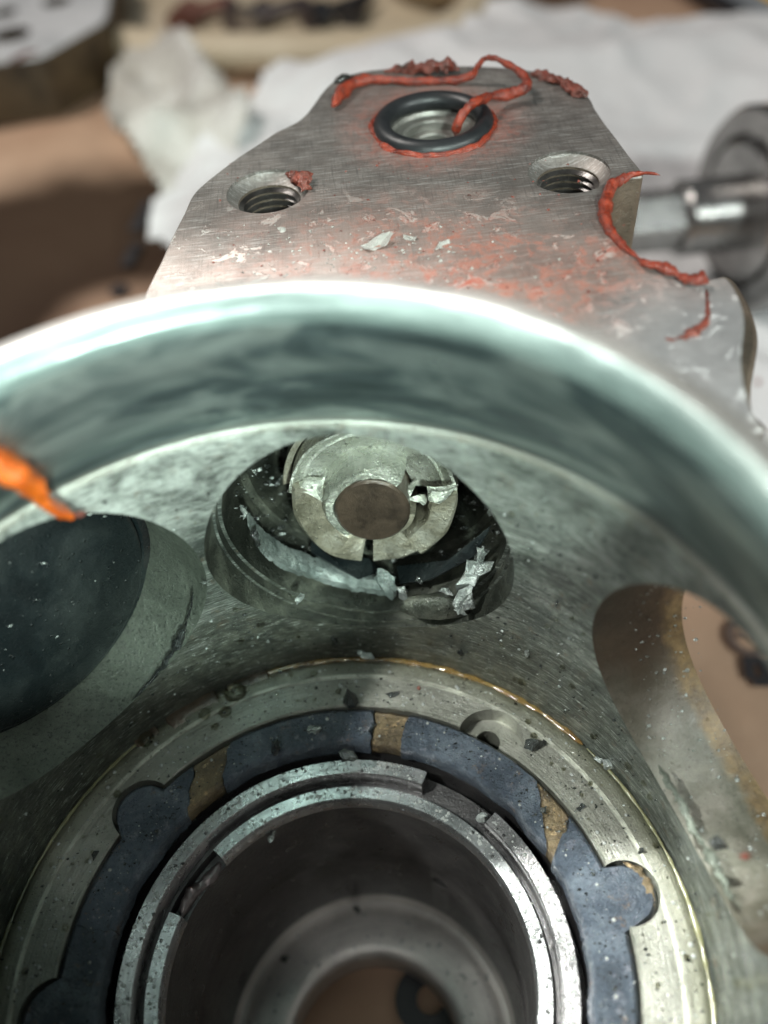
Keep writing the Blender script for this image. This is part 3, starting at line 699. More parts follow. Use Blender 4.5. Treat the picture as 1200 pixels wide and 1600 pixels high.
# ------------------------------------------------------------------ centre bore: broken slipper on its rod
O, D, S = bframe(A_MID)
def fr_lathe(c, n, prof, a0=None, a1=None, k=96, wob=None):
    """solid of the closed profile [(r, along n)] turned round n; angle 0 = right, 90 = up"""
    u = S.copy(); u = (u - n * u.dot(n)).normalized(); w = n.cross(u); w = w if w.z > 0 else -w
    full = a0 is None; bm = bmesh.new(); rows = []
    cnt = k if full else k + 1
    for i in range(cnt):
        t = radians(360 * i / k if full else a0 + (a1 - a0) * i / k)
        e = 1 if full or not wob else min(1, min(i, k - i) / 6)
        rows.append([bm.verts.new(c + n * (a + (wob * nz((i * .06, 1, 2)) if wob else 0)) + (u * cos(t) + w * sin(t)) * (r + (wob * nz((i * .06, j * .3, 8)) if wob else 0))) for j, (r, a) in enumerate(prof)])
    m = len(prof)
    for i in range(k):
        A, B = rows[i], rows[(i + 1) % cnt]
        for j in range(m): bm.faces.new((A[j], A[(j + 1) % m], B[(j + 1) % m], B[j]))
    if not full: bm.faces.new(rows[0]); bm.faces.new(rows[-1])
    return bm
sc_ = Vector((0, 0, CZ)) + ray(583, 782) * 10.6
sn_ = (-D * cos(radians(12)) + Vector((0, 0, 1)) * sin(radians(12)) + S * .08).normalized()
shoe = thing('broken_piston', 'gouged steel piston end with a broken collar and brown round centre, inside the middle bore', 'piston', sc_ - sn_ * .6)
finish('collar', fr_lathe(sc_, sn_, [(.97, .02), (.94, .05), (.60, .04), (.55, 0), (.55, -.40), (.97, -.40)], 165, 258, 60, .05), m_shoe, shoe, 35)
finish('collar', fr_lathe(sc_, sn_, [(.95, .00), (.92, .03), (.58, .02), (.53, -.02), (.53, -.40), (.95, -.40)], 267, 304, 30, .05), m_shoe, shoe, 35)
finish('collar', fr_lathe(sc_, sn_, [(.99, .03), (.96, .06), (.70, .05), (.66, 0), (.66, -.40), (.99, -.40)], 304.6, 366, 40, .05), m_shoe, shoe, 35)
finish('cup_back', fr_lathe(sc_, sn_, [(1.0, -.02), (.97, -.02), (.93, -.09), (.87, -.13), (.84, -.12), (.80, -.16), (.66, -.19), (.60, -.24), (.48, -.26), (.48, -.70), (1.0, -.70)], 2, 172, 72, .03), m_shoe2, shoe, 40)
finish('cup_rim', fr_lathe(sc_ - sn_ * .30, sn_, [(1.10, 0), (1.09, -.03), (1.02, -.05), (1.02, -.4), (1.10, -.4)], 20, 178, 72, .02), m_shoe, shoe, 40)
rod = finish('rod_end', fr_lathe(sc_, sn_, [(.001, .24), (.20, .24), (.41, .225), (.44, .20), (.44, -.5), (.001, -.5)], None, None, 72), m_brown, shoe, 35)
finish('rod_lip', fr_lathe(sc_, sn_, [(.60, -.02), (.57, .12), (.53, .18), (.44, .18), (.41, .12), (.41, -.4), (.62, -.4)], 48, 232, 60, .04), m_shoe2, shoe, 40)
finish('rod_lip', fr_lathe(sc_, sn_, [(.52, .02), (.50, .12), (.43, .13), (.41, .10), (.41, -.4), (.52, -.4)], 232, 345, 50, .04), m_shoe, shoe, 40)
finish('bright_break', shard_bm(sc_ + S * .80 + Vector((0, 0, .18)) + sn_ * .10, (.21, .12, .12), 11), m_shoe2, shoe, 30)
finish('bright_break', shard_bm(sc_ - S * .76 + Vector((0, 0, .22)) + sn_ * .02, (.24, .08, .09), 12), m_shoe2, shoe, 30)
for i, (x, y, s) in enumerate(((603, 735, .10), (620, 748, .07), (640, 765, .12), (575, 738, .08), (655, 780, .09), (545, 748, .07))):
    finish('torn_crumb', shard_bm(Vector((0, 0, CZ)) + ray(x, y) * 10.55, (s * 1.2, s * .7, s * .8), 30 + i), m_shoe2, shoe, 30)

def bp(x, y, R=1.46, pull=0.0): return bore_hit(A_MID, x, y, R, BH, pull)
# broken liner with a pale torn edge along the lower left of the bore
T_ = catmull([(x, y, 0) for x, y in ((384, 792), (398, 814), (420, 834), (445, 852), (482, 866), (522, 879), (562, 891), (608, 902))], 6)
B_ = catmull([(x, y, 0) for x, y in ((384, 800), (392, 832), (410, 860), (440, 882), (478, 896), (520, 908), (565, 918), (612, 924))], 6)
bm = bmesh.new(); rows = []
for i, (t, b) in enumerate(zip(T_, B_)):
    jg = 3.5 * mn.noise(Vector((i * .7, 2, 0))) + 3 * mn.noise(Vector((i * 2.1, 5, 0))); jb = 3 * mn.noise(Vector((i * .9, 8, 0)))
    a = bp(t.x, t.y + jg, 1.40); c = bp(b.x, b.y + jb, 1.40); md = a.lerp(c, .5) + Vector((0, 0, .03 + .02 * mn.noise(Vector((i * .8, 1, 1)))))
    rows.append([bm.verts.new(q) for q in (a, md, c, c - Vector((0, 0, .10)), a - Vector((0, 0, .10)))])
for A, Bq in zip(rows, rows[1:]):
    for k in range(5): bm.faces.new((A[k], A[(k + 1) % 5], Bq[(k + 1) % 5], Bq[k]))
bm.faces.new(rows[0]); bm.faces.new(rows[-1])
bmesh.ops.subdivide_edges(bm, edges=bm.edges[:], cuts=1, use_grid_fill=True)
for v in bm.verts: v.co += Vector((nz(v.co, 9, 2), nz(v.co, 9, 7), nz(v.co, 9, 4))) * .022 + Vector((nz(v.co, 30, 2), nz(v.co, 30, 7), nz(v.co, 30, 4))) * .012
tag(finish('liner_fragment', bm, m_lead, None, 30), 'long pale grey torn strip along the lower left of the middle bore', 'metal fragment')
def flake(px_, py_, s, seed, mat, label, R=1.42, pull=.08, name='metal_chip', cat='metal chip', pos=None):
    p = pos if pos is not None else bp(px_, py_, R, pull)
    return tag(finish(name, shard_bm(p, s, seed), mat, None, 25), label, cat)
flake(608, 908, (.16, .08, .24), 41, m_lead, 'pale grey oval flake standing at the bottom of the middle bore', pull=.15)
flake(740, 900, (.28, .16, .36), 42, m_chip, 'large crumpled silver chip at the lower right of the middle bore', pull=.15)
flake(722, 935, (.13, .10, .20), 43, m_chip, 'small bright chip below the crumpled silver one in the middle bore', pull=.15)
flake(768, 800, (.05, .05, .09), 44, m_chip, 'tiny splinter on the right edge of the middle bore', pull=.1)
flake(398, 842, (.07, .05, .12), 45, m_dchip, 'dark splinter hanging at the left of the middle bore', pull=.15)
flake(382, 798, (.05, .05, .12), 46, m_chip, 'thin bright splinter at the upper left of the middle bore', pull=.1)
flake(712, 952, (.12, .07, .08), 141, m_chip, 'thin bright curl at the foot of the crumpled silver chip', pull=.12)
flake(752, 868, (.08, .07, .20), 142, m_chip, 'upright silver sliver above the crumpled silver chip', pull=.12)
flake(700, 922, (.14, .05, .06), 143, m_chip, 'narrow bright splinter left of the crumpled silver chip', pull=.14)
flake(650, 905, (.10, .05, .05), 144, m_dchip, 'dark splinter right of the pale oval flake', pull=.14)
flake(632, 925, (.10, .07, .12), 47, m_chip, 'glossy crumb between the oval flake and the dark dome in the middle bore', pull=.15)
dp = bp(680, 950, 1.45, .1)
bm = bmesh.new(); bmesh.ops.create_icosphere(bm, subdivisions=3, radius=1.0)
for v in bm.verts:
    c = v.co; w = 1 + .12 * nz(c, 2.2, 3); v.co = dp + S * (c.x * .42 * w) + D * (c.y * .12 * w) + Vector((0, 0, 1)) * (max(c.z, -.25) * .24 * w)
tag(finish('metal_fragment', bm, m_pocket, None, 50), 'dark domed half disc lying at the bottom of the middle bore', 'metal fragment')
for i, (q, lab) in enumerate((([(486, 862), (560, 905), (600, 890), (575, 872), (520, 872), (486, 845)], 'dark blue flat plate fragment below the broken piston'),
                       ([(625, 912), (672, 905), (740, 870), (768, 820), (700, 875), (620, 885)], 'dark blue curved plate fragment at the right of the middle bore'))):
    P0 = [bp(x, y, 1.36) for x, y in q]
    bm = bmesh.new(); a = [bm.verts.new(p) for p in P0]; b = [bm.verts.new(p + Vector((0, .02, -.06))) for p in P0]
    n = len(a)
    for j in range(n): bm.faces.new((a[j], a[(j + 1) % n], b[(j + 1) % n], b[j]))
    bm.faces.new(a); bm.faces.new(b)
    tag(finish('plate_fragment', bm, m_pdark, None, 20), lab, 'metal fragment')

# ------------------------------------------------------------------ o-ring and red sealant on the flange
def torus_bm(c, R, r, h, n=96, k=20, flat=1.0, wr=0.0, hmul=None):
    return lathe_bm([(R + r * cos(2 * pi * j / k), h - r * flat * sin(2 * pi * j / k)) for j in range(k)], n, axis=(c.x, c.y),
                    wob=(lambda a, j: (wr * mn.noise(Vector((cos(a) * 2, sin(a) * 2, 1))) + (wr * .6 * mn.noise(Vector((cos(a) * 7, sin(a) * 7, 4 + j)))), wr * .5 * mn.noise(Vector((cos(a) * 5, sin(a) * 5, j * .4))))) if wr else None)
tag(finish('rubber_ring', torus_bm(HO, .65, .115, HF - .02), m_rub, None, 60), 'black rubber sealing ring in the hole at the top of the flange', 'rubber ring')
tag(finish('sealant_ring', torus_bm(HO, .765, .045, HF - .005, 120, 12, .9, .05), m_red, None, 60), 'thin red sealant ring squeezed out round the black rubber ring', 'sealant')
def strand(name, pl, rad, mat, label, rough=.4, flat=1.0, n=12, k=7, seed=1):
    P = [at(x, y, h) for x, y, h in pl]
    return tag(finish(name, tube_bm(P, [q * .86 for q in rad], n, k, rough, flat, seed), mat, None, 60), label, 'sealant')
strand('sealant_strand', [(712, 214, 5.62), (714, 196, 5.40), (724, 176, 5.28), (742, 160, 5.24), (768, 150, 5.30), (795, 147, 5.36), (816, 140, 5.34), (824, 128, 5.30), (814, 113, 5.28), (795, 102, 5.22), (775, 92, 5.16), (758, 92, 5.18), (747, 103, 5.26), (738, 117, 5.38), (715, 125, 5.44), (680, 126, 5.45), (645, 127, 5.45), (610, 125, 5.45), (580, 124, 5.45), (560, 127, 5.43), (543, 136, 5.42), (530, 150, 5.42), (520, 166, 5.44)],
       [.055, .06, .065, .07, .065, .07, .075, .07, .06, .05, .045, .042, .045, .05, .055, .06, .06, .065, .065, .075, .10, .10, .07], m_red, 'long looping red sealant strand from the rubber ring along the back edge of the flange', .3)
strand('sealant_crust', [(600, 112, 5.48), (625, 108, 5.46), (650, 108, 5.44), (668, 106, 5.42), (690, 103, 5.38), (706, 104, 5.40), (718, 108, 5.46)], [.05, .07, .08, .08, .11, .09, .05], m_dred, 'dark ragged sealant crust on the back edge behind the rubber ring', 1.1, .8, 12, 7, 5)
strand('sealant_crust', [(828, 115, 5.48), (850, 118, 5.46), (872, 126, 5.45), (890, 134, 5.45), (903, 143, 5.45), (916, 150, 5.46)], [.07, .08, .08, .07, .08, .09], m_dred, 'dark red sealant crust on the right back corner of the flange', .9, .7, 12, 7, 8)
strand('sealant_crust', [(520, 130, 5.50), (535, 124, 5.48), (555, 118, 5.49)], [.04, .05, .04], m_dark, 'thin black grime on the left back corner of the flange', .8)
strand('sealant_strand', [(1032, 274, 5.40), (1018, 271, 5.40), (1002, 271, 5.42), (984, 274, 5.44), (966, 283, 5.46), (953, 296, 5.47), (946, 315, 5.47), (945, 335, 5.47), (950, 354, 5.47), (962, 372, 5.47), (978, 388, 5.46), (996, 401, 5.44)],
       [.012, .02, .03, .05, .065, .08, .085, .08, .065, .05, .04, .04], m_red, 'curved red sealant bead lining the round notch in the flange', .35, 1, 12, 7, 12)
strand('sealant_strand', [(994, 401, 5.46), (1008, 410, 5.44), (1030, 416, 5.43), (1048, 422, 5.43), (1062, 431, 5.44), (1078, 437, 5.43), (1092, 437, 5.41), (1108, 441, 5.43)], [.03, .045, .055, .06, .035, .06, .085, .05], m_red, 'lumpy red sealant bead between the notch and the right corner of the flange', .6, .8, 12, 7, 16)
strand('sealant_smear', [(1104, 452, 5.495), (1106, 475, 5.495), (1105, 495, 5.495), (1098, 510, 5.495), (1082, 519, 5.495), (1068, 526, 5.495), (1052, 530, 5.495), (1040, 529, 5.497)], [.018, .02, .022, .028, .05, .055, .035, .02], m_dred, 'thin broken red line smeared near the right corner of the flange', 1.0, .35, 12, 7, 22)
tag(finish('sealant_crumb', tube_bm([at(x, y, h) for x, y, h in ((447, 271, 5.48), (458, 273, 5.45), (468, 279, 5.44), (474, 290, 5.45), (470, 300, 5.49))], [.03, .05, .08, .07, .03], 12, 6, 1.0, .8, 31), m_dred, None, 60), 'dark red sealant clump on the rim of the left threaded hole', 'sealant')
tag(finish('sealant_crumb', tube_bm([at(1172, 612, 14.2), at(1182, 610, 14.1), at(1192, 614, 14.2)], [.12, .2, .12], 10, 5, .5, 1, 33), m_red, None, 60), 'small red sealant crumb on the white towel at the right edge', 'sealant')
P = [cyl_hit(x, y, 3.8, pl_) for x, y, pl_ in ((-45, 690, .55), (-5, 722, .55), (28, 742, .5), (50, 765, .45), (70, 785, .4), (100, 800, .32), (112, 812, .3))]
tag(finish('sealant_flake', tube_bm(P, [.20, .30, .28, .15, .14, .13, .05], 16, 10, .22, .42, 40), m_orange, None, 60), 'bright orange sealant flake clinging to the cup wall at the left edge', 'sealant')
P = [cyl_hit(x, y, 3.8, pl_) for x, y, pl_ in ((108, 806, .3), (122, 803, .28), (136, 800, .26))]
tag(finish('sealant_flake', tube_bm(P, [.03, .04, .03], 10, 6, .5, .7, 41), m_dred, None, 60), 'tiny dark red sealant tip beside the orange flake', 'sealant')

# ------------------------------------------------------------------ loose chips, each where it lies
HT_ = HB - .01
def chip(px_, py_, h, s, seed, mat, label, name='metal_chip'):
    p = at(px_, py_, h); return tag(finish(name, shard_bm(p + Vector((0, 0, s[2] * .6)), s, seed), mat, None, 25), label, 'metal chip')
bm = cyl_mesh(at(549, 1098, HT_), at(549, 1098, HT_) + Vector((-.02, .03, .30)), 0, None, 7, [(0, .09), (.25, .10), (.6, .05), (1, .006)])
tag(finish('metal_chip', bm, m_dchip, None, 25), 'pointed dark splinter standing up on the grey ring above the coated ring', 'metal chip')
chip(613, 1084, HT_, (.10, .05, .04), 52, m_dchip, 'flat dark oval chip right of the standing splinter')
chip(655, 1075, HT_, (.03, .03, .02), 53, m_bolt2, 'tiny reddish crumb above the bronze patch')
chip(832, 1167, HT_, (.14, .10, .07), 54, m_dchip, 'dark triangular chip at the right edge of the small recessed hole')
chip(850, 1160, HT_, (.05, .03, .02), 55, m_dchip, 'small dark crumb right of the triangular chip')
chip(955, 1197, HT_, (.12, .08, .07), 56, m_chip, 'bright silver chip on the groove line at the right')
chip(935, 1190, HT_, (.06, .05, .05), 57, m_chip, 'small silver crumb left of the bright silver chip on the groove')
chip(906, 1263, HT_, (.06, .035, .025), 58, m_dchip, 'small dark oblong chip beside the right bronze patch')
chip(848, 1267, HB, (.045, .04, .03), 59, m_dchip, 'small grey crumb on the right bronze patch')
chip(433, 1172, HB, (.07, .06, .13), 60, m_dchip, 'upright dark flake on the coated ring near the left bronze patch')
chip(492, 1143, HB, (.11, .06, .07), 61, m_chip, 'glossy bent chip on the coated ring left of the upper bronze patch')
chip(547, 1186, HB + .05, (.11, .09, .12), 62, m_dchip, 'large black block on the inner edge of the coated ring')
chip(573, 1027, HB - .1, (.14, .05, .05), 63, m_chip, 'bright elongated chip on the top of the groove line')
chip(445, 1500, 14.1, (.07, .05, .05), 64, m_dchip, 'dark chip on the floor at the left of the bore')
chip(557, 1424, 14.1, (.09, .05, .10), 65, m_dchip, 'dark chip at the back of the bore floor')
chip(150, 1336, HT_, (.05, .05, .04), 66, m_dchip, 'dark round crumb on the outer edge of the coated ring at the left')
chip(1000, 1330, HT_, (.04, .03, .03), 67, m_dchip, 'small dark crumb on the grey ring above the right ear')
for i, (x, y, s, mt, lab) in enumerate(((521, 1000, (.05, .04, .17), m_dchip, 'long black sliver on the cup wall under the middle bore'), (722, 1020, (.07, .03, .06), m_dchip, 'small dark chip on the cup wall right of the black sliver'),
        (822, 1020, (.06, .04, .07), m_chip, 'small shiny crumb on the cup wall below the right of the middle bore'), (1121, 1317, (.09, .07, .09), m_dchip, 'dark square chip on the lower edge of the right bore'),
        (1165, 1336, (.06, .05, .05), m_dred, 'rusty red crumb right of the dark square chip'), (468, 936, (.07, .05, .07), m_chip, 'round shiny drop like chip on the lower edge of the middle bore'),
        (320, 912, (.05, .03, .05), m_chip, 'bright crumb between the left and the middle bore'), (870, 945, (.04, .03, .05), m_dchip, 'dark crumb on the worn wall left of the right bore'))):
    p = cyl_hit(x, y, 3.74, .03)
    tag(finish('metal_chip', shard_bm(p, s, 80 + i), mt, None, 25), lab, 'metal chip')
tag(finish('metal_chip', shard_bm(cyl_hit(425, 1305, 2.0, .03) , (.09, .03, .05), 97), m_chip, None, 25), 'ragged silver chip high on the dark bore wall', 'metal chip')
P = [cyl_hit(x, y, 3.74, .02) for x, y in ((1028, 1195), (1042, 1215), (1055, 1240), (1066, 1262), (1080, 1290), (1095, 1312), (1108, 1335), (1122, 1360), (1138, 1395), (1160, 1420))]
tag(finish('metal_burr', tube_bm(P, [.012, .03, .035, .04, .03, .035, .05, .035, .025, .015], 9, 7, 1.2, .5, 51), m_crescent, None, 50), 'ragged pale burr along the lower edge of the right bore', 'metal burr')
P = [cyl_hit(x, y, 3.74, .02) for x, y in ((302, 925), (298, 950), (290, 975), (280, 1000), (262, 1030), (240, 1060), (205, 1095))]
tag(finish('metal_burr', tube_bm(P, [.015, .03, .03, .04, .035, .05, .02], 9, 7, 1.1, .6, 52), m_dchip, None, 50), 'dark ragged burr along the right edge of the left bore', 'metal burr')
for i, (x, y, r) in enumerate(((368, 1082, .15), (352, 1112, .09), (320, 1116, .09), (228, 1155, .11))):
    p = at(x, y, HB)
    tag(finish('oil_bubble', cyl_mesh(p - Vector((0, 0, .02)), p + Vector((0, 0, r * .55)), 0, None, 24, [(0, r), (.35, r * .93), (.7, r * .66), (.92, r * .34), (1, r * .06)]), m_bubble, None, 60),
        ('oil bubble %s on the grey ring' % ('largest and rightmost', 'small and round, under the largest one', 'small, left of the one under the largest', 'wide and flat, far left')[i].strip()), 'oil bubble', 'oil bubbles on the grey ring')

for i, (x, y, a, b, lab) in enumerate(((588, 383, .20, .10, 'largest grey flake of dried residue on the middle of the flange'), (690, 384, .13, .06, 'grey residue flake right of the largest one'), (442, 358, .07, .07, 'small grey residue flake below the left threaded hole'),
        (410, 436, .14, .06, 'grey residue flake close to the rim at the left'), (345, 442, .10, .04, 'thin residue flake near the left edge of the flange by the rim'), (640, 372, .08, .05, 'small grey residue flake above the two big ones'))):
    tag(finish('residue_flake', shard_bm(at(x, y, HF - .004), (a, b, .014), 200 + i), m_resid, None, 25), lab, 'residue')
# uncountable fine swarf and droplets
def scatter(name, pick, n, smin, smax, mat, label, seed, dome=False, parent=None):
    r = random.Random(seed); vs = []; fs = []
    for _ in range(n):
        p = pick(r)
        if p is None: continue
        p = Vector(p); s = smin + (smax - smin) * r.random() ** 2.5
        b = len(vs); k = 6 if dome else r.randint(3, 5); ph = r.uniform(0, 6.28); el = 1 if dome else r.uniform(.35, 1)
        if dome:
            for q in range(k): vs.append(p + Vector((cos(2 * pi * q / k) * s, sin(2 * pi * q / k) * s, -.005)))
            for q in range(k): vs.append(p + Vector((cos(2 * pi * q / k) * s * .7, sin(2 * pi * q / k) * s * .7, s * .4)))
            vs.append(p + Vector((0, 0, s * .55)))
            for q in range(k):
                fs.append((b + q, b + (q + 1) % k, b + k + (q + 1) % k, b + k + q)); fs.append((b + k + q, b + k + (q + 1) % k, b + 2 * k))
        else:
            for q in range(k):
                a = ph + 2 * pi * q / k; vs.append(p + Vector((cos(a) * s, sin(a) * s * el, r.uniform(-.3, .5) * s)))
            vs.append(p + Vector((r.uniform(-.3, .3) * s, r.uniform(-.3, .3) * s, s * r.uniform(.4, 1.0))))
            for q in range(k): fs.append((b + q, b + (q + 1) % k, b + k))
            fs.append(tuple(b + q for q in range(k))[::-1])
    me = bpy.data.meshes.new(name); me.from_pydata([tuple(v) for v in vs], [], fs)
    o = link(name, me, mat, None, 60 if dome else 0)
    return tag(o, label, 'metal swarf' if not dome else 'oil drops', None, 'stuff')
cbc = at(766, 1156, HB)
def on_plane(R0_, R1_, h, gap=None): return lambda r: (lambda a, R: None if (gap and gap[0] < a < gap[1]) or (R > 2.96 and (hypot(pol(R, a, h).x - cbc.x, pol(R, a, h).y - cbc.y) < .45 or any(hypot(pol(R, a, h).x - pol(q, d, h).x, pol(R, a, h).y - pol(q, d, h).y) < w + .03 for d, q, w in lobes))) else pol(R, a, h))(r.uniform(-40, 215), R0_ + (R1_ - R0_) * r.random())
def on_wall(h0, h1, R=3.735, inb=False):
    def f(r):
        a = r.uniform(-25, 170); h = h0 + (h1 - h0) * r.random()
        for d in (A_MID, A_LEFT, A_RIGHT):
            if hypot(radians(a - d) * 3.75, h - BH) < 1.75: return None
        return pol(R, a, h)
    return f
scatter('fine_swarf', on_plane(3.02, 3.66, HB), 480, .008, .03, m_dchip, 'fine dark metal dust on the grey ring face', 1)
scatter('fine_swarf', on_plane(3.02, 3.66, HB), 350, .008, .022, m_chip, 'fine bright metal dust on the grey ring face', 2)
scatter('fine_swarf', on_plane(2.6, 2.95, HB + .01), 500, .008, .025, m_dchip, 'fine dark metal dust on the coated ring', 3)
scatter('fine_swarf', on_plane(2.6, 2.95, HB + .01), 220, .006, .018, m_chip, 'fine bright metal dust on the coated ring', 4)
scatter('fine_swarf', on_wall(6.2, 9.9), 1500, .006, .03, m_dchip, 'fine dark swarf stuck to the oily cup wall', 5)
scatter('fine_swarf', on_wall(6.2, 9.9), 900, .006, .026, m_chip, 'fine bright swarf stuck to the oily cup wall', 6)
def on_disc(r):
    t = r.uniform(0, 6.28); q = 1.5 * sqrt(r.random()); U = Vector((0, 0, 1)); O_, D_, S_ = bframe(A_LEFT); return pc + n0 * .04 + S_ * cos(t) * q + U * sin(t) * q
scatter('fine_swarf', on_disc, 90, .006, .04, m_chip, 'bright flecks scattered on the blackened piston face', 7)
def in_mid(r):
    O_, D_, S_ = bframe(A_MID); t = r.uniform(pi * 1.0, pi * 2.0); q = 1.46 if (al := r.uniform(4.3, 6.4)) > 4.75 else 1.57
    return O_ + D_ * al + S_ * cos(t) * (q - .01) + Vector((0, 0, 1)) * sin(t) * (q - .01)
scatter('fine_swarf', in_mid, 420, .008, .05, m_chip, 'bright torn swarf lying in the middle bore', 8)
scatter('fine_swarf', in_mid, 350, .01, .07, m_dchip, 'dark torn swarf lying in the middle bore', 9)
def in_right(r):
    O_, D_, S_ = bframe(A_RIGHT); t = r.uniform(pi * .6, pi * 2.0); return O_ + D_ * r.uniform(3.8, 4.65) + S_ * cos(t) * 1.625 + Vector((0, 0, 1)) * sin(t) * 1.625
scatter('fine_swarf', in_right, 300, .008, .03, m_chip, 'bright flecks on the wall of the right bore', 12)
scatter('oil_drops', on_plane(2.29, 2.43, 10.335, (40, 63.5)), 420, .008, .030, m_drop, 'tiny oil drops on the bright split ring', 10, True)
scatter('oil_drops', on_plane(2.04, 2.17, 10.505, (133, 156)), 380, .008, .028, m_drop, 'tiny oil drops on the rim of the bore sleeve', 11, True)
scatter('oil_drops', on_wall(6.4, 9.8, 3.73), 170, .015, .065, m_bubble, 'clear oil drops clinging to the cup wall', 16, True)
scatter('oil_drops', on_plane(3.02, 3.62, HB), 60, .02, .06, m_bubble, 'larger clear oil drops on the grey ring face', 17, True)
scatter('oil_drops', on_plane(2.58, 2.95, HB + .012), 55, .008, .028, m_drop, 'small oil drops on the coated ring', 18, True)
scatter('oil_drops', on_plane(1.3, 1.85, 14.12), 160, .010, .035, m_drop, 'tiny oil drops on the floor of the bore', 14, True)
scatter('oil_drops', on_plane(3.02, 3.6, HB), 300, .010, .032, m_drop, 'tiny oil drops on the grey ring face', 15, True)

def on_flange(r):
    while True:
        x, y = r.gauss(560, 150), r.gauss(405, 32)
        if 300 < x < 1080 and 340 < y < 455: return at(x, y, HF - .002)
def on_flange2(r):
    x, y = r.uniform(330, 990), r.uniform(250, 460); return at(x, y, HF - .002)
scatter('residue_grit', on_flange, 260, .006, .026, m_resid, 'flaky grey residue crumbs on the flange near the rim', 21)
scatter('residue_grit', on_flange2, 160, .006, .028, m_dred, 'dark red grit scattered on the flange', 22)

# ------------------------------------------------------------------ background on the table
# towel
def px_inside(x, y, poly):
    c = False; n = len(poly)
    for i in range(n):
        x0, y0 = poly[i][0], poly[i][1]; x1, y1 = poly[i - 1][0], poly[i - 1][1]
        if (y0 > y) != (y1 > y) and x < (x1 - x0) * (y - y0) / (y1 - y0) + x0: c = not c
    return c
def sheet(name, outline, hgt, step, mat, label, cat):
    poly = [at(x, y, HT) for x, y in outline]; xs = [p.x for p in poly]; ys = [p.y for p in poly]
    bm = bmesh.new(); g_ = {}
    nx = int((max(xs) - min(xs)) / step) + 1; ny = int((max(ys) - min(ys)) / step) + 1
    for i in range(nx + 1):
        for j in range(ny + 1):
            x = min(xs) + i * step; y = min(ys) + j * step
            if px_inside(x, y, poly): g_[i, j] = (bm.verts.new((x, y, .05 + hgt(x, y))), bm.verts.new((x, y, .0 + hgt(x, y))))
    def F(*k): bm.faces.new(k)
    for (i, j), (t, b) in list(g_.items()):
        if (i + 1, j) in g_ and (i, j + 1) in g_ and (i + 1, j + 1) in g_:
            q = [g_[i, j], g_[i + 1, j], g_[i + 1, j + 1], g_[i, j + 1]]; F(*[v[0] for v in q]); F(*[v[1] for v in q][::-1])
    es = [e for e in bm.edges if e.is_boundary]
    return tag(finish(name, bm, mat, None, 80), label, cat)
def ridge(x, y, k, o): return 1 - abs(mn.noise(Vector((x * k + o, y * k - o, o)))) * 2.2
sheet('paper_towel', [(235, 420), (262, 330), (330, 262), (392, 205), (470, 150), (560, 118), (640, 100), (700, 66), (770, 52), (880, 44), (1010, 58), (1120, 70), (1300, 78), (1500, 500), (1250, 900), (1080, 800), (600, 560)],
      lambda x, y: .35 + .75 * ridge(x, y, .13, 2) + .28 * ridge(x, y, .42, 6) + .12 * nz((x, y, 0), .8, 1) + .9 * max(0, 1 - hypot((x - 3) / 9, (y - 32) / 3)), .22, m_cloth, 'white rumpled paper towel spread behind the housing', 'paper towel')
sheet('plastic_wrap', [(165, 195), (178, 150), (215, 112), (262, 100), (310, 128), (350, 165), (392, 215), (420, 260), (360, 320), (300, 350), (262, 345), (225, 290), (190, 245)],
      lambda x, y: .4 + 1.3 * ridge(x, y + .5 * x, .16, 4.2) ** 2 + .5 * ridge(x, y, .34, 9) , .2, m_film, 'crumpled greyish plastic wrap left of the housing', 'plastic wrap')

# cover plate, upper left
cp = thing('cover_plate', 'thick metal cover plate with slots in its bright top, upper left corner', 'metal plate', (at(60, 120, HT).x, at(60, 120, HT).y, .0))
HP = 12.7
poly = [(-90, 108), (58, 88), (70, 84), (158, 34), (167, 22), (182, -70), (90, -120), (-90, -120)]
pp = [at(x, y, HP) for x, y in poly]
bmp = prism_bm([(p.x, p.y) for p in pp], .05, Z(HP), .08)
cc = [cyl_mesh((q.x, q.y, Z(HP) - .5), (q.x, q.y, Z(HP) + .3), r, None, 24) for q, r in ((at(88, 2, HP), .55), (at(18, 54, HP), .7), (at(8, 20, HP), .45))]
me = boolean(bmp, cc)
me.materials.append(m_plate); me.materials.append(m_plside)
for p in me.polygons: p.material_index = 0 if p.normal.z > .5 and p.center.z > Z(HP) - .1 else 1
link('plate_body', me, m_plate, cp, 35)
tag(finish('sealant_strand', tube_bm([at(15, 96, HP), at(40, 86, HP), at(60, 80, HP - .02)], [.12, .16, .1], 10, 5, .8, .6, 3), m_dred, cp, 60))
ob = bpy.data.objects['sealant_strand.003'] if 'sealant_strand.003' in bpy.data.objects else None

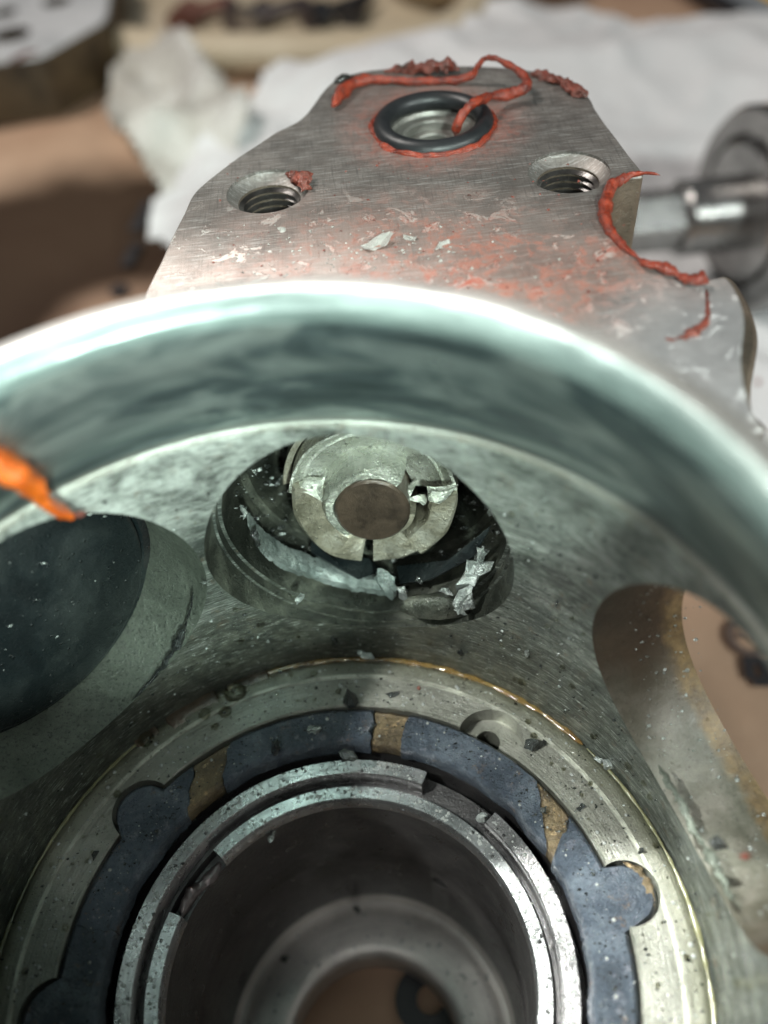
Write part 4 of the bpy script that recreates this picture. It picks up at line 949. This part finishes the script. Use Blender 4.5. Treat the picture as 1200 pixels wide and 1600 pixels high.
# tray with bolts
tr = thing('tray', 'cream plastic tray edge running across the top behind the towel', 'tray', (at(450, 60, HT).x, at(450, 60, HT).y, .0))
P = [at(x, y, HT - .75) for x, y in ((120, 62), (200, 72), (290, 79), (400, 82), (500, 80), (590, 74), (660, 62), (720, 40), (745, 10))]
finish('tray_rim', tube_bm(P, .8, 14, 6, .03, .85, 2, False), m_tray, tr, 60)
Q = [at(x, y, HT - .2) for x, y in ((120, 62), (290, 79), (500, 80), (660, 62), (720, 40), (745, 10), (760, -120), (60, -120))]
finish('tray_floor', prism_bm([(p.x, p.y) for p in Q], .12, .22), m_tray, tr, 35)
for i, (x, y, a, L, mt, lab) in enumerate(((292, 22, 70, 1.8, m_bolt2, 'reddish bolt at the left end of the row in the tray'), (325, 12, 20, 2.2, m_bolt2, 'rusty bolt lying flat, second in the tray row'), (365, 20, 95, 1.6, m_bolt, 'dark bolt with a round head in the tray'), (398, 22, 60, 1.5, m_ring, 'shiny bolt in the middle of the tray row'),
        (440, 14, 15, 2.0, m_bolt, 'dark bolt right of the shiny one in the tray'), (482, 16, 100, 1.6, m_bolt, 'dark brown bolt near the right of the tray row'), (530, 12, 25, 2.6, m_black, 'long black bolt lying diagonally in the tray'), (562, 8, 60, 2.0, m_black, 'black bolt at the right end of the tray row'))):
    p = at(x, y, HT - .7) ; p.z = .70; d = Vector((cos(radians(a)), sin(radians(a)), .05)).normalized()
    tag(finish('bolt', cyl_mesh(p - d * L * .5, p + d * L * .5, 0, None, 12, [(0, .52), (.28, .52), (.285, .28), (.97, .28), (1, .2)]), mt, None, 40), lab, 'bolt', 'bolts in the tray')
bc = at(722, -18, HT)
bmb = lathe_bm([(2.0, HT), (3.2, HT - .6), (3.9, HT - 1.6), (4.1, HT - 2.6), (3.95, HT - 2.6), (3.7, HT - 1.7), (3.0, HT - .8), (.01, HT - .4), (.01, HT)], 64, axis=(bc.x, bc.y))
tag(finish('bowl', bmb, m_bowl, None, 50), 'round cream bowl at the top edge behind the towel', 'bowl')
P = [at(x, y, HT - .5) for x, y in ((1030, -55), (1110, -6), (1180, 36), (1290, 98))]
tag(finish('tool_rod', tube_bm(P, .42, 14, 6, 0, 1, 1, False), m_black, None, 60), 'black rod lying across the upper right corner', 'rod')
P = [at(x, y, HT - .9) for x, y in ((1060, -60), (1130, -18), (1200, 22), (1310, 82))]
tag(finish('ruler', tube_bm(P, .30, 4, 6, 0, 1.4, 1, False), m_grey, None, 30), 'pale grey metal strip along the black rod in the upper right corner', 'ruler')
P = [at(x, y, HT - .9) for x, y in ((1120, -50), (1170, -22), (1240, 12), (1340, 62))]
tag(finish('yellow_bar', tube_bm(P, .75, 14, 6, 0, 1, 1, False), m_yel, None, 60), 'yellow bar in the upper right corner beyond the metal strip', 'bar')

# ground steel spool, right
sp = at(1156, 332, 12.1); ax = (at(1005, 347, 11.9) - sp).normalized()
def axl(prof, n=72):
    u = ax.orthogonal().normalized(); v = ax.cross(u); bm = bmesh.new(); rows = []
    for i in range(n):
        t = 2 * pi * i / n; rows.append([bm.verts.new(sp + ax * a + (u * cos(t) + v * sin(t)) * max(r, .001)) for r, a in prof])
    for i in range(n):
        for j in range(len(prof) - 1): bm.faces.new((rows[i][j], rows[i][j + 1], rows[(i + 1) % n][j + 1], rows[(i + 1) % n][j]))
    return bm
spool = thing('steel_spool', 'shiny turned steel spool with a stepped shaft, lying on the towel at the right', 'spool', (sp.x, sp.y, .5))
finish('drum', axl([(0, -4.2), (2.3, -4.2), (2.35, -4.1), (2.35, -.12), (2.25, 0), (1.75, 0), (1.68, -.25), (0, -.25)]), m_chrome, spool, 35)
finish('hub_disc', axl([(0, -.25), (1.55, -.25), (1.6, -.2), (1.6, .05), (1.5, .12), (0, .12)]), m_chrome, spool, 35)
finish('shaft', axl([(0, .1), (.86, .1), (.86, 1.55), (.76, 1.65), (0, 1.65)]), m_chrome, spool, 35)
finish('shaft_tip', axl([(0, 1.6), (.72, 1.6), (.72, 3.1), (.64, 3.2), (0, 3.2)], 6), m_chrome, spool, 25)
